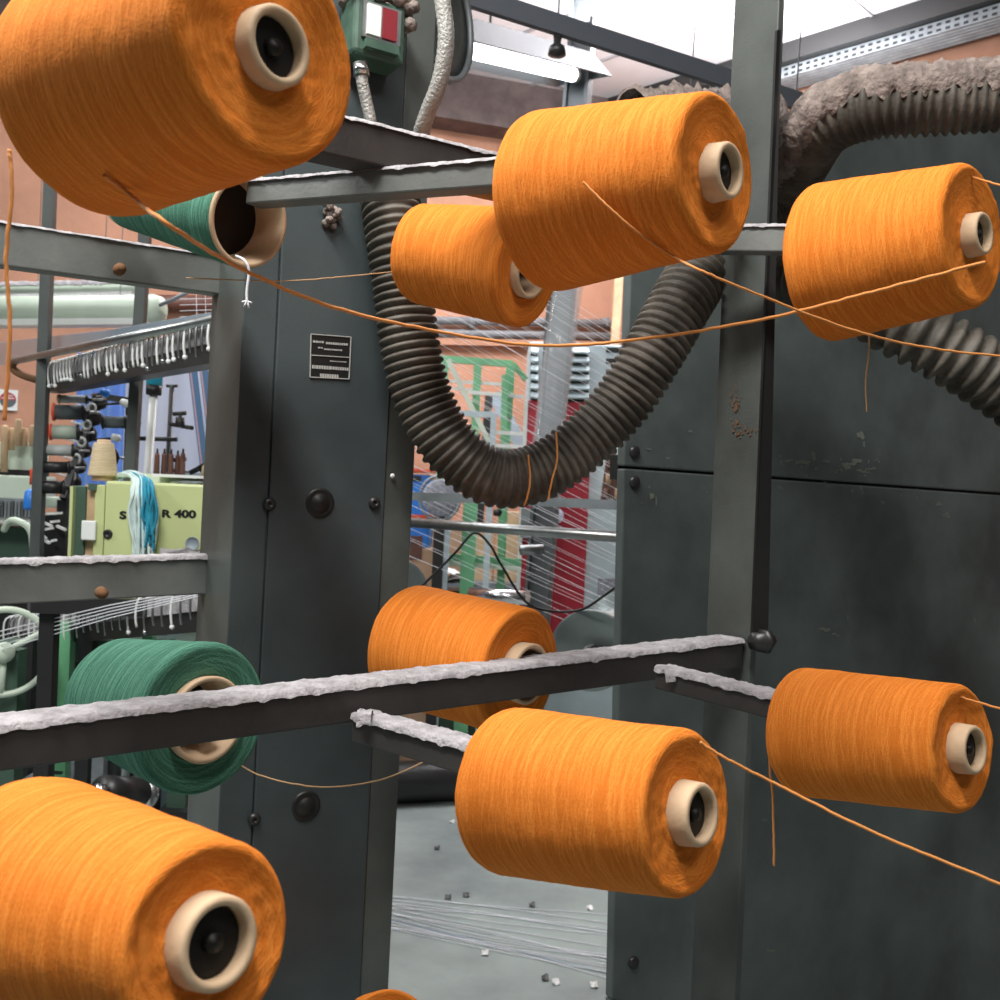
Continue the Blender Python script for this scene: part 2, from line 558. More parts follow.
for px, py, w, h in ((650, 449, 5, 2), (668, 458, 4, 2), (790, 460, 5, 3), (806, 462, 14, 4), (815, 456, 5, 8), (826, 460, 8, 3), (845, 466, 9, 5), (856, 462, 14, 5),
                     (862, 471, 8, 3), (874, 468, 6, 3), (780, 488, 4, 3), (830, 487, 7, 2), (852, 492, 3, 5), (862, 490, 2, 6), (652, 497, 3, 8), (657, 499, 2, 9), (940, 503, 6, 4), (946, 515, 5, 3), (826, 630, 9, 4), (836, 635, 5, 3), (862, 435, 6, 8), (864, 443, 3, 5),
                     *[(rn.uniform(775, 880), rn.gauss(466, 5), rn.uniform(1, 3), rn.uniform(1, 3)) for _ in range(34)], *[(rn.uniform(640, 990), rn.gauss(490, 7), rn.uniform(.8, 2), rn.uniform(.8, 2)) for _ in range(26)], (975, 620, 2, 5), (848, 617, 2, 4), (690, 432, 3, 3), (765, 820, 4, 3), (770, 950, 8, 3)):
    for k in range(3):
        x, y = px + rn.uniform(-w, w) * .5, py + rn.uniform(-h, h) * .5
        a_ = rn.uniform(0, 3)
        ps = []
        for j in range(7):
            rr = rn.uniform(.35, 1) * .5
            ps.append(on_sheet(x + math.cos(a_ + j * .9) * w * rr, y + math.sin(a_ + j * .9) * h * rr, .0012))
        mb.add(ps, [tuple(range(7))])
tag(mb.build('chipped_paint', M['chip'], t), 'pale flakes of chipped paint and fluff along the seam', kind='stuff')


def strip_lint(a, b, w, h, nu, seed, up=UP, side=None, droop=.95, mat_='lint'):
    """fluffy strip lying along a-b"""
    d, s, u = frame(b - a, up)
    if side is not None:
        s = side

    def fn(x, y):
        p = a.lerp(b, x)
        e = (y - .5) * 2
        q = V((x * (b - a).length * 42 + seed * 9.1, e * 1.7, seed))
        nz = noise.noise(q) * .5 + .5 + .5 * noise.noise(q * 3.1) + .45 * noise.noise(q * 9.7)
        edge = max(0, 1 - abs(e) ** 3)
        jag = 1 + .28 * noise.noise(V((x * (b - a).length * 90, seed + (3 if e > 0 else 7), 1.5)))
        return p + s * (math.sin(e * 1.5708) * w / 2 * (1.0 + .4 * max(0, jag - 1))) + u * (h * (.45 + nz * .8) * edge - droop * h * (abs(e) ** 6) * (1 + 1.5 * max(0, noise.noise(q * 1.7))))
    nv = 8
    mb = MB().grid(fn, nu, nv)
    return mb


mb = strip_lint(on_sheet(630, 108, -.01), on_sheet(770, 112, -.01), .09, .035, 90, 5, mat_='brownlint')
mb.build('lint', M['brownlint'], t)

# ================================================================== creel frame: upright, rails, arms, spindles
creel = thing('yarn_creel', 'dusty dark metal yarn creel carrying the orange cones on two rails', 'creel', V((P(740, 800, 1.42).x, P(740, 800, 1.42).y, 0)))
# flat upright: front edge and back edge traced at two heights, carried to the floor
DP = D2 * .088
f0, f1 = P(754, 565, 1.40), P(779, 0, 1.40)
dd = (f1 - f0).normalized()
fb, ft = f0 - dd * (f0.z / dd.z), f0 + dd * ((3.1 - f0.z) / dd.z)
mb = MB().hexa([fb, fb + D1 * .012, fb + D1 * .012 + DP, fb + DP], [ft, ft + D1 * .012, ft + D1 * .012 + DP, ft + DP])
post = mb.build('post', M['paint'], creel, bevel=.0015)
rn = random.Random(5)
mb = MB()
pn = -D1
fl = [(735 + rn.gauss(0, 3), 404 + rn.gauss(0, 8), rn.uniform(.4, 1.6), rn.uniform(1, 6)) for _ in range(26)] + [(744 + rn.gauss(0, 6), 430 + rn.gauss(0, 3), rn.uniform(.6, 2.2), rn.uniform(.8, 2.5)) for _ in range(22)]
for px, py, w, h in fl:
    k = r_ * ((px - 500) / F) + u_ * ((500 - py) / F) + d_
    o = CAM + k * ((f0 - CAM).dot(pn) / k.dot(pn)) + pn * .0008
    ps = []
    for j in range(8):
        a_ = j * math.pi / 4
        ps.append(o + D2 * math.cos(a_) * w * .0018 * rn.uniform(.5, 1) + UP * math.sin(a_) * h * .0009 * rn.uniform(.5, 1))
    mb.add(ps, [tuple(range(8))])
tag(mb.build('rust_scrape', M['rust'], creel), 'rusty scraped patch on the upright', kind='stuff')
tq = lambda xa, xb, y: [P(xa, y, 1.38), P(xb, y, 1.385), P(xb, y, 1.385) + D2 * .004, P(xa, y, 1.38) + D2 * .004]
mb = MB().hexa(tq(752, 768, 644), tq(777, 781, 30))
mb.build('tie_bar', M['black'], creel)
q = P(766, 641, 1.38)
mb = MB().lathe(q - D1 * .012, D1, [(-.012, 0), (-.012, .013), (.004, .013), (.004, .018), (.012, .018), (.012, .009), (.024, .009), (.024, 0)], 6)
mb.build('bolt', M['darksteel'], creel)


def bar_between(a, b, w, h, m, name, par, lint=True, seed=1, lh=.006, face=True, lw=None):
    """a,b: centre of the camera-side face"""
    d = (b - a)
    back = V((-d.y, d.x, 0)).normalized()
    if back.dot(d_) < 0:
        back = -back
    a2, b2 = a + back * w / 2, b + back * w / 2
    o = MB().beam(a2, b2, w, h).build(name, M[m], par, bevel=.002)
    if lint:
        l = strip_lint(a2 + UP * h / 2, b2 + UP * h / 2, (lw or w + .006), lh, int(d.length * 260), seed)
        l.build('lint', M['lint'], o)
    return o


bar_between(P(-60, 757, .83), P(743, 654, 1.405), .045, .039, 'bar', 'rail', creel, seed=1, lh=.0036)
bar_between(P(-60, 42, .80), P(743, 230, 1.41), .04, .042, 'bar', 'rail', creel, seed=2, lh=.003)
# cone arms (each carries a cone at either end)
arms = {
    'B': bar_between(P(246, 192, 1.16), P(545, 168, .955), .026, .027, 'rail', 'spindle_arm', creel, seed=3, lh=.0025),
    'E': bar_between(P(352, 728, 1.04), P(500, 771, .90), .026, .028, 'bar', 'spindle_arm', creel, seed=4, lh=.004),
    'F': bar_between(P(655, 678, 1.27), P(800, 715, 1.10), .026, .027, 'bar', 'spindle_arm', creel, seed=6, lh=.004),
    'C': bar_between(P(703, 238, 1.35), P(825, 238, 1.24), .03, .034, 'rail', 'spindle_arm', creel, seed=7, lh=.003),
    'A': bar_between(P(-60, 60, .9), P(95, 72, .73), .026, .027, 'bar', 'spindle_arm', creel, seed=8, lh=.003),
}
mb = strip_lint(P(358, 715, 1.02), P(372, 716, 1.02), .02, .007, 12, 3)
mb.build('lint', M['lint'], arms['E'])
mb = strip_lint(P(664, 675, 1.25), P(674, 674, 1.25), .02, .008, 12, 9)
mb.build('lint', M['lint'], arms['F'])


# ================================================================== yarn cones
def yarn_cone(key, base, ax, L, Rb, Rn, ycol, label, group, tb=.042, tn=.023, pb=.008, pn=.012, flat=.5, lump=1.0, bulge=.0):
    """base: centre of the large end of the wound yarn; ax: unit axis from large to small end"""
    t = thing('yarn_cone', label, 'yarn cone', base, group)
    rt = lambda h: tb + (tn - tb) * ((h + pb) / (L + pb + pn))
    prof = [(0.004, rt(0) + .0005)]
    for k in range(1, 9):                          # large end face
        e = k / 9
        prof.append((.004 * (1 - e), rt(0) + (Rb * .93 - rt(0)) * e))
    for k in range(0, 6):
        a = k / 6 * math.pi / 2
        prof.append((Rb * .10 * (1 - math.cos(a)), Rb * .93 + Rb * .07 * math.sin(a)))
    h0, h1 = Rb * .10, L - Rn * .13
    for k in range(0, 42):
        e = k / 41
        prof.append((h0 + (h1 - h0) * e, Rb + (Rn - Rb) * e + bulge * math.sin(math.pi * e)))
    for k in range(1, 8):
        a = k / 7 * math.pi / 2
        prof.append((h1 + Rn * .13 * math.sin(a), Rn - Rn * .11 * (1 - math.cos(a))))
    for k in range(1, 15):                         # small end face, sinking to the tube
        e = k / 14
        r = Rn * .89 + (rt(L) + .0004 - Rn * .89) * e
        prof.append((L - .009 * e * flat - .002 * math.sin(e * math.pi), r))
    sd = hash(key) % 1 + len(label) * .37

    def bump(p, x, a):
        q = V((p.x, p.y, p.z)) * 1.0
        face = 1.0 if x < .8 else 2.6
        return lump * face * (.0009 * noise.noise(q * 28 + V((sd, 0, 0))) + .00045 * noise.noise(q * 130 + V((0, sd, 0))))
    aw = (V(base) - CAM).normalized()
    MB().lathe(base, ax, prof, 96, bump, start=aw.cross(V(ax))).build('yarn_package', ycol, t)
    wl = .0055 if tn < .03 else .003
    tp = [(-pb, tb - wl), (-pb - .0006, tb - wl / 2), (-pb, tb)]
    tp += [(-pb + (L + pb + pn) * k / 8, tb + (tn - tb) * k / 8) for k in range(1, 8)]
    tp += [(L + pn - .002, tn), (L + pn, tn - .0012), (L + pn, tn - wl + .001), (L + pn - .002, tn - wl)]
    tp += [(-pb + (L + pb + pn) * k / 8, tb - wl + (tn - tb) * k / 8) for k in range(7, 0, -1)]
    MB().lathe(base, ax, tp, 48, closed=True).build('paper_tube', M['card'], t)
    return t


def front_cone(key, cx, cy, z, az, el, Rb, Rn, label, L=.18, pn=.012, group='orange cones on the front of the creel'):
    a = V((math.sin(math.radians(az)) * math.cos(math.radians(el)), math.sin(math.radians(el)), -math.cos(math.radians(az)) * math.cos(math.radians(el))))
    ax = CV(*a).normalized()
    mouth = P(cx, cy, z)
    base = mouth - ax * (pn + L)
    yarn_cone(key, base, ax, L, Rb, Rn, M['orange'], label, group, tb=.036, pn=pn)
    # creel spindle and hanger; widened black plug added so the mouth reads dark
    sp = MB().cyl(base - ax * .03, mouth - ax * .009, .0172, n=24)
    sp.lathe(mouth - ax * .011, ax, [(0, .0), (0, .006), (.007, .005), (.008, .0)], 12)
    sp.beam(base - ax * .022, base - ax * .022 + UP * .045, .012, .02, ax)
    sp.build('spindle', M['spindle'], creel)
    return base, ax, mouth


CONES = {}
CONES['A'] = front_cone('A', 281, 45, .585, 52.4, -4.2, .0794, .0668, 'large orange yarn cone at top left, in front of the dark green tube', L=.185, pn=.007)
CONES['B'] = front_cone('B', 731, 170, .82, 49, -3.0, .0825, .0655, 'orange yarn cone at top middle, overlapping the smaller cone behind it')
CONES['C'] = front_cone('C', 985, 233, 1.08, 41.5, -.2, .0950, .079, 'orange yarn cone under the dusty hose bend at upper right')
CONES['D'] = front_cone('D', 221, 944, .50, 51.0, 7.5, .0730, .0500, 'orange yarn cone at bottom left, the nearest and largest in view', L=.195, pn=.008)
CONES['E'] = front_cone('E', 703, 815, .735, 47.5, 5.6, .0697, .0612, 'orange yarn cone at bottom middle, below the dusty rail over the floor')
CONES['F'] = front_cone('F', 976, 750, .95, 38.5, 5.0, .0693, .0612, 'orange yarn cone at lower right, in front of the dark sheet metal')


def rear_cone(key, face, nose, Rb, Rn, ycol, label, group, tb=.045, tn=.024, pb=.006, **k):
    fc, nc = P(*face), P(*nose)
    ax = (nc - fc).normalized()
    L = (nc - fc).length
    yarn_cone(key, fc, ax, L, Rb, Rn, ycol, label, group, tb=tb, tn=tn, pb=pb, **k)
    return fc, ax, L


CONES['G'] = rear_cone('G', (529, 269, 1.24), (420, 254, 1.33), .0735, .065, M['orange'], 'orange yarn cone hanging behind the top middle cone, beside the ribbed hose', 'orange cones on the back of the creel', tb=.036)
CONES['H'] = rear_cone('H', (521, 672, 1.24), (408, 644, 1.36), .080, .0815, M['orange'], 'orange yarn cone behind the dusty lower rail, right of the tall cover', 'orange cones on the back of the creel', tb=.038, pb=.014)
CONES['J'] = rear_cone('J', (205, 719, 1.08), (117, 695, 1.19), .082, .068, M['green'], 'full green yarn cone behind the dusty lower rail at left', 'green cones on the back of the creel', tb=.047)
CONES['I'] = rear_cone('I', (248, 221, 1.17), (128, 204, 1.33), .056, .032, M['green'], 'nearly empty dark green yarn tube with an open end above the left rail', 'green cones on the back of the creel', tb=.0535, tn=.029, pb=.003, lump=.5)
CONES['K'] = rear_cone('K', (388, 1041, 1.2), (372, 1034, 1.36), .056, .05, M['orange'], 'orange yarn cone of which only the top edge shows at the bottom of the frame', 'orange cones on the back of the creel', tb=.038)
for k_ in 'GHJIK':
    fc, ax, L = CONES[k_]
    up_ = .03 if k_ != 'I' else .0
    sp = MB().cyl(fc + ax * (.05 if k_ == 'I' else -.008), fc + ax * L * .8, .010, n=14)
    if k_ in 'IJH':
        sp.cyl(fc + ax * .045, fc + ax * .051, {'I': .0465, 'J': .036, 'H': .031}[k_], n=24)  # black disc added inside the tube to give its hollow a dark shade
    sp.build('spindle', M['spindle'], creel)


# ================================================================== yarn strands
def strand(pts, r, label, m='strand', n=14, sag=0, group=None):
    w = smooth_path([P(*p) for p in pts], n)
    rn = random.Random(len(label))
    w = [p + V((rn.uniform(-1, 1), rn.uniform(-1, 1), rn.uniform(-1, 1))) * r * .25 for p in w]
    return tag(MB().sweep(w, r, 7).build('yarn_strand', M[m]), label, 'yarn strand', group or 'yarn strands running off the cones')


def cone_hit(key, px, py, Rb, Rn, L=.18):
    base, ax, mouth = CONES[key]
    k = r_ * ((px - 500) / F) + u_ * ((500 - py) / F) + d_
    z = .25
    while z < 2:
        q = CAM + k * z - base
        h = q.dot(ax)
        if -.002 < h < L + .002 and (q - ax * h).length < Rb + (Rn - Rb) * max(0, min(1, h / L)) + .001:
            return (px, py, z - .005)
        z += .001
    return (px, py, .8)


strand([cone_hit('A', 104, 175, .0794, .0668), tuple(a - b for a, b in zip(cone_hit('A', 135, 199, .0794, .0668), (0, 0, .014))), (165, 222, .565), (240, 268, .66), (330, 306, .72), (420, 328, .80), (530, 345, .86), (626, 341, .86), (760, 320, .84), (880, 290, .81), (985, 262, .78)], .0014,
       'thick orange strand sagging from the top left cone across to the right')
strand([cone_hit('B', 583, 182, .0825, .0655), cone_hit('B', 612, 210, .0825, .0655), cone_hit('B', 640, 234, .0825, .0655), cone_hit('B', 668, 253, .0825, .0655), (700, 270, .79), (765, 297, .80), (850, 329, .82), (930, 348, .83), (1040, 360, .83), (1300, 385, .83)], .0010, 'orange strand running from the top middle cone down to the right edge')
strand([(700, 742, .72), (725, 758, .72), (780, 786, .72), (880, 835, .70), (1040, 900, .68), (1250, 985, .66)], .0011, 'orange strand running from the bottom middle cone to the lower right')
strand([(958, 172, 1.1), (975, 178, 1.09), (1040, 200, 1.05), (1250, 290, .95)], .0012, 'short orange strand leaving the upper right cone at the right edge')
strand([(953, 694, .97), (970, 700, .965), (1040, 722, .93), (1250, 800, .85)], .0012, 'short orange strand leaving the lower right cone at the right edge')
strand([(770, 735, 1.09), (770, 770, 1.09), (773, 800, 1.09), (774, 866, 1.09)], .0013, 'loose orange tail hanging below the lower right cone')
strand([(230, 758, 1.12), (262, 776, 1.12), (320, 787, 1.12), (380, 780, 1.12), (432, 758, 1.08)], .0009, 'pale strand sagging across the tall cover under the lower rail', 'strand_pale')
strand([(186, 278, 1.2), (280, 281, 1.25), (340, 277, 1.3), (400, 271, 1.36)], .0008, 'thin pale strand reaching the small upper cone across the tall cover', 'strand_pale')
strand([(9, 150, .62), (12, 190, .62), (6, 260, .62), (10, 330, .62), (4, 420, .62)], .0013, 'blurred orange strand hanging at the left edge')
strand([(868, 300, 1.3), (869, 350, 1.3), (866, 380, 1.3), (867, 412, 1.3)], .0012, 'faint orange tail hanging below the upper right cone', 'strand_pale')
# white end on the green tube
mb = MB().sweep(smooth_path([P(236, 256, 1.15), P(245, 261, 1.14), P(249, 272, 1.14), P(247, 290, 1.14), P(247, 303, 1.14)], 8), .0016, 7)
for q in ((242, 302), (252, 303), (249, 308), (244, 307)):
    mb.sweep([P(247, 301, 1.14), P(*q, 1.14)], .0012, 6)
tag(mb.build('yarn_strand', M['white_thread']), 'short white knotted end dangling from the green tube', 'yarn strand')

# ================================================================== tall cover column on the left, with its rails
C0 = P(238, 440, 1.375)
ww, dp = .268, .165
z0, z1 = 0, 2.75
lean = 0.008                                                   # the cover leans a little in the photo
def cpt(u, v, z):                                              # u along the face, v back
    c = C0 + D1 * u + D2 * v
    return V((c.x, c.y, z)) + D1 * (lean * (z - 1.5))
col_t = thing('machine_cover', 'tall dark grey machine cover with a name plate, left of the ribbed hose', 'machine', V((C0.x, C0.y, 0)))
q = lambda z: [cpt(0, 0, z), cpt(ww, 0, z), cpt(ww, dp, z), cpt(0, dp, z)]
MB().hexa(q(z0), q(z1)).build('housing', M['paint'], col_t, bevel=.002)
q = lambda z: [cpt(.046, -.007, z), cpt(.222, -.007, z), cpt(.222, 0, z), cpt(.046, 0, z)]
MB().hexa(q(.06), q(2.7)).build('front_cover', M['cover'], col_t, bevel=.0015)
q = lambda z: [cpt(-.003, -.004, z), cpt(.0445, -.004, z), cpt(.0445, 0, z), cpt(-.003, 0, z)]
MB().hexa(q(.0), q(2.74)).build('front_frame', M['cover'], col_t, bevel=.0015)
q = lambda z: [cpt(.2235, -.004, z), cpt(ww + .002, -.004, z), cpt(ww + .002, 0, z), cpt(.2235, 0, z)]
MB().hexa(q(.0), q(2.74)).build('front_frame', M['paint'], col_t, bevel=.0015)
FN = -D2


def on_cover(px, py, off=.0):
    k = r_ * ((px - 500) / F) + u_ * ((500 - py) / F) + d_
    o = C0 - D2 * (.007 + off)
    return CAM + k * ((o - CAM).dot(FN) / k.dot(FN))


for px, py in ((269, 504), (374, 503), (254, 819)):
    MB().lathe(on_cover(px, py), FN, [(0, .009), (.003, .009), (.006, .006), (.006, .003), (.002, .002), (.002, 0)], 14).build('screw', M['darksteel'], col_t)
for px, py in ((320, 503), (306, 806)):
    MB().lathe(on_cover(px, py), FN, [(0, .022), (.002, .021), (.002, .017), (.0005, .014), (.004, .012), (.005, 0)], 20).build('plug', M['black'], col_t)
MB().lathe(on_cover(392.5, 476), FN, [(0, .004), (.002, .003), (.002, 0)], 10).build('rivet', M['white'], col_t)
cs = [on_cover(*p) for p in ((349, 379), (310, 377), (311, 334), (351, 337))]
pl = MB().hexa(cs, [c + FN * .0015 for c in cs]).build('name_plate', M['black'], col_t)
mb = MB()
for a, b in (((311, 334), (351, 337)), ((351, 337), (349, 379)), ((349, 379), (310, 377)), ((310, 377), (311, 334)), ((310.5, 355), (350, 357.5))):
    mb.beam(on_cover(*a, .002), on_cover(*b, .002), .0012, .0014, FN)
mb.build('plate_border', M['print'], pl)
mb = MB()
rn = random.Random(2)
for x0, x1, y, h in ((313, 323, 340.5, 2), (326, 348, 342, 2.2), (318, 322, 347, 1.4), (324, 342, 348.3, 1.6), (330, 345, 360.5, 1), (312, 329, 365, 3.4), (330.5, 347, 366.5, 3), (320, 338, 373.5, 3.4)):
    x = x0
    while x < x1:
        w = rn.uniform(1.2, 2.2)
        c = [on_cover(x + dx, y + dy + (x - x0) * .07, .0022) for dx, dy in ((0, 0), (w, 0), (w, h), (0, h))]
        mb.add(c, [(0, 1, 2, 3)])
        x += w + .5
tag(mb.build('lettering', M['print'], pl), 'worn illegible lines of pale print', kind='stuff')
# clump of fluff on the cover
mb = MB()
rn = random.Random(8)
for k in range(26):
    c = on_cover(332 + rn.gauss(0, 4), 213 + rn.gauss(0, 5), .004 + rn.random() * .012)
    r1 = rn.uniform(.003, .007)
    mb.lathe(c, V((rn.uniform(-1, 1), rn.uniform(-1, 1), rn.uniform(-1, 1))), [(-r1, 0), (-r1 * .6, r1 * .8), (0, r1), (r1 * .6, r1 * .7), (r1, 0)], 8)
mb.build('fluff', M['brownlint'], col_t)
# rails that butt into the side of the cover
r1_ = bar_between(P(-70, 233, 1.24), P(226, 276, 1.49), .03, .056, 'rail', 'rail', col_t, seed=11, lh=.002)
r2_ = bar_between(P(-70, 586, 1.24), P(214, 575, 1.49), .03, .056, 'rail', 'rail', col_t, seed=12, lh=.0035)
for par, q in ((r1_, P(120, 269, 1.33)), (r2_, P(102, 593, 1.32))):
    nn = V((D1.y, -D1.x, 0))
    MB().lathe(q, nn, [(-.01, .008), (.003, .008), (.004, .005), (.012, .005), (.012, 0)], 10).build('bolt', M['rust'], par)

# switch box on the cover, conduits, motor drum
bc = on_cover(372, 36, .028)
t = thing('switch_box', 'green switch box with a red and white plate high on the tall cover', 'switch box', bc)
yaw = math.atan2(D1.y, D1.x)
MB().box(bc, (.078, .056, .082), yaw).build('body', M['boxgreen'], t, bevel=.006)
MB().box(bc + FN * .030 + UP * .006, (.058, .006, .05), yaw).build('frame', M['steel'], t)
MB().box(bc + FN * .034 + UP * .006 - D1 * .013, (.020, .004, .042), yaw).build('white_plate', M['white'], t)
MB().box(bc + FN * .034 + UP * .006 + D1 * .011, (.022, .004, .042), yaw).build('red_plate', M['switchred'], t)
MB().box(bc + FN * .032 - UP * .028, (.05, .014, .012), yaw).build('latch', M['boxgreen'], t)
mb = MB()
rn = random.Random(4)
for k in range(40):
    c = bc + UP * (.045 + rn.uniform(-.004, .008)) + D1 * rn.uniform(-.045, .05) + FN * rn.uniform(-.02, .035)
    if k > 30: c = bc + D1 * .047 + UP * rn.uniform(-.0, .045) + FN * rn.uniform(0, .03)
    r1 = rn.uniform(.006, .012)
    mb.lathe(c, V((rn.uniform(-1, 1), rn.uniform(-1, 1), rn.uniform(-1, 1))), [(-r1, 0), (-r1 * .6, r1 * .8), (0, r1), (r1 * .6, r1 * .7), (r1, 0)], 8)
mb.build('lint', M['brownlint'], t)
pth = smooth_path([P(361, 64, 1.38), P(362, 80, 1.38), P(366, 100, 1.385), P(371, 125, 1.39), P(372, 160, 1.40), P(368, 210, 1.45)], 10)
g = MB().sweep(pth, .0085, 12).build('conduit', M['braid'], t)
MB().cyl(pth[0], pth[8], .011).build('gland', M['chrome'], g)
for k_, (dx, lab) in enumerate(((0, 'thick braided conduit curving down beside the tall cover top'),)):
    pth = smooth_path([P(436, -40, 1.30), P(443, 5, 1.30), P(446, 40, 1.30), P(440, 80, 1.31), P(428, 112, 1.33), P(419, 140, 1.36), P(408, 190, 1.46), P(400, 225, 1.52)], 10)
    tag(MB().sweep(pth, lambda i: .0105 + .0007 * (i % 2), 14).build('braided_conduit', M['braid']), lab, 'conduit')
dc, dax = P(408, 8, 1.72), CV(.9, .06, -.42).normalized()
t = thing('motor_drum', 'dark round motor drum with a pale rim behind the braided conduit', 'motor', dc)
MB().lathe(dc - dax * .12, dax, [(0, 0), (0, .11), (.14, .125), (.15, .13), (.17, .13), (.17, .10), (.15, .07), (.15, 0)], 40).build('housing', M['paint'], t)
MB().lathe(dc - dax * .12, dax, [(.165, .128), (.172, .137), (.18, .134), (.178, .124)], 40, closed=True).build('rim', M['zinc'], t)
MB().beam(dc - dax * .1 - UP * .05, cpt(ww - .03, dp * .6, 2.2), .06, .06).build('bracket', M['paint'], t)


# ================================================================== hoses
def hose(pts, rad, pitch, label, depth=.13, m='hose'):
    w = resample(smooth_path(pts, 30), pitch / 6)
    pr = [1 - depth, 1 - depth * .8, 1 - depth * .15, 1, 1 - depth * .1, 1 - depth * .75]
    R = rad if callable(rad) else (lambda x: rad)
    o = MB().sweep(w, lambda i: R(i / len(w)) * pr[i % 6], 30)
    return o, w


hp = [P(384, 150, 1.50), P(389, 190, 1.44), P(396, 240, 1.42), P(403, 290, 1.42), P(410, 345, 1.42), P(424, 400, 1.42), P(452, 449, 1.42), P(492, 477, 1.43), P(537, 473, 1.45), P(582, 444, 1.46),
      P(622, 402, 1.46), P(655, 350, 1.46), P(684, 298, 1.48), P(712, 256, 1.53), P(748, 222, 1.60), P(783, 190, 1.60), P(803, 158, 1.50), P(826, 125, 1.42), P(868, 108, 1.37), P(930, 103, 1.34), P(1000, 98, 1.32), P(1080, 92, 1.30), P(1260, 80, 1.28)]
t = thing('suction_hose', 'long ribbed grey suction hose looping behind the cones, fluffy at its upper right bend', 'hose', P(500, 480, 1.43))
mb, hw = hose(hp, lambda x: .0435 + .006 * min(1, max(0, (x - .35) / .2)) - .006 * min(1, max(0, (x - .6) / .1)), .0122, '')
mb.build('ribbed_tube', M['hose'], t)
# fluff lying on the upper right part
ii = [i for i, p in enumerate(hw)]
st = min(ii, key=lambda i: (hw[i] - P(792, 178, 1.55)).length)
en = min(ii, key=lambda i: (hw[i] - P(1080, 92, 1.30)).length)
seg = hw[st:en]


def lintfn(x, y):
    f = x * (len(seg) - 1)
    i = min(int(f), len(seg) - 2)
    p = seg[i].lerp(seg[i + 1], f - i)
    d = (seg[i + 1] - seg[i]).normalized()
    vert = abs(d.z)
    cm_ = (CAM - p).normalized()
    u = (UP * (1 - vert * .5) + cm_ * (vert * 1.2) + V((-1, 0, 0)) * vert * .2)
    u = (u - d * u.dot(d)).normalized()
    s = d.cross(u)
    if x < .45:
        g = min(1, (.45 - x) * 4)
        u = UP * .7 + cm_ * (.9 * g) + V((-1, 0, 0)) * (.55 * g)
        u = (u - d * u.dot(d)).normalized()
        s = d.cross(u)
    span = (1.35 - .1 * vert + .3 * noise.noise(V((x * 16, 3, y * .1))))
    if x > .45:
        span += .25 + .35 * noise.noise(V((x * 40, 8, 0)))
    a = (y - .5) * 2 * span
    nz = noise.noise(V((x * 30, y * 4, 2))) * .5 + .5 + .4 * noise.noise(V((x * 90, y * 11, 5)))
    ed = 1 - abs(2 * y - 1) ** 4
    fade = min(1, x * 14)
    rr = .0415 + (.004 + .013 * nz) * ed * fade
    return p + (u * math.cos(a) + s * math.sin(a)) * rr


MB().grid(lintfn, 170, 22).build('lint', M['brownlint'], t)
t = thing('suction_hose', 'short piece of ribbed hose coming out below the upper right cone', 'hose', P(950, 350, 1.5))
mb, _ = hose([P(760, 268, 1.74), P(830, 285, 1.62), P(900, 325, 1.54), P(950, 352, 1.52), P(1000, 384, 1.52), P(1080, 440, 1.52), P(1170, 510, 1.53), P(1250, 590, 1.56)], .052, .0225, '', depth=.24)
mb.build('ribbed_tube', M['hose'], t)
for pts, lab in (([(556, 432, 1.41), (557, 460, 1.405), (552, 480, 1.40), (548, 500, 1.40)], 'orange yarn end lying over the hose bend, right of another'),
                 ([(528, 455, 1.385), (530, 480, 1.385), (527, 498, 1.385), (524, 506, 1.39)], 'thin orange yarn end on the lowest part of the hose')):
    strand(pts, .0014, lab, group='yarn ends lying on the hose')

# ================================================================== background, left
def pbox(mb, x0, y0, x1, y1, z, depth, yaw=0):
    """box whose camera-side face fills a pixel rectangle at depth z"""
    c = P((x0 + x1) / 2, (y0 + y1) / 2, z)
    return mb.box(c + V((-math.sin(yaw), math.cos(yaw), 0)) * depth / 2, ((x1 - x0) * z / F / math.cos(yaw), depth, (y1 - y0) * z / F), yaw)


def legs_to_floor(par, pts, w, m, name='leg'):
    for p in pts:
        MB().box((p.x, p.y, p.z / 2), (w, w, p.z)).build(name, m, par)


# thread guide stand: two posts, two trays of hooks
a0, a1 = P(44, 382, 3.12), P(236, 342, 2.0)
t = thing('thread_guide_stand', 'grey stand behind the left rails with long hook trays and thin posts', 'textile stand', V((a0.x, a0.y, 0)))
w0 = P(51, 170, 3.0); w1 = P(37, 540, 3.0); dd = (w1 - w0).normalized()
MB().beam(w0 - dd * .2, w1 + dd * (w1.z / -dd.z), .03, .03, V((0, 1, 0))).build('post', M['postgrey'], t)
w0 = P(143, 270, 2.75); w1 = P(131, 470, 2.75); dd = (w1 - w0).normalized()
MB().beam(w0 - dd * .2, w1 + dd * (w1.z / -dd.z), .028, .03, V((0, 1, 0))).build('post', M['postgrey'], t)
td = (a1 - a0).normalized(); tb_ = V((-td.y, td.x, 0)).normalized()
tb_ = tb_ if tb_.dot(d_) > 0 else -tb_


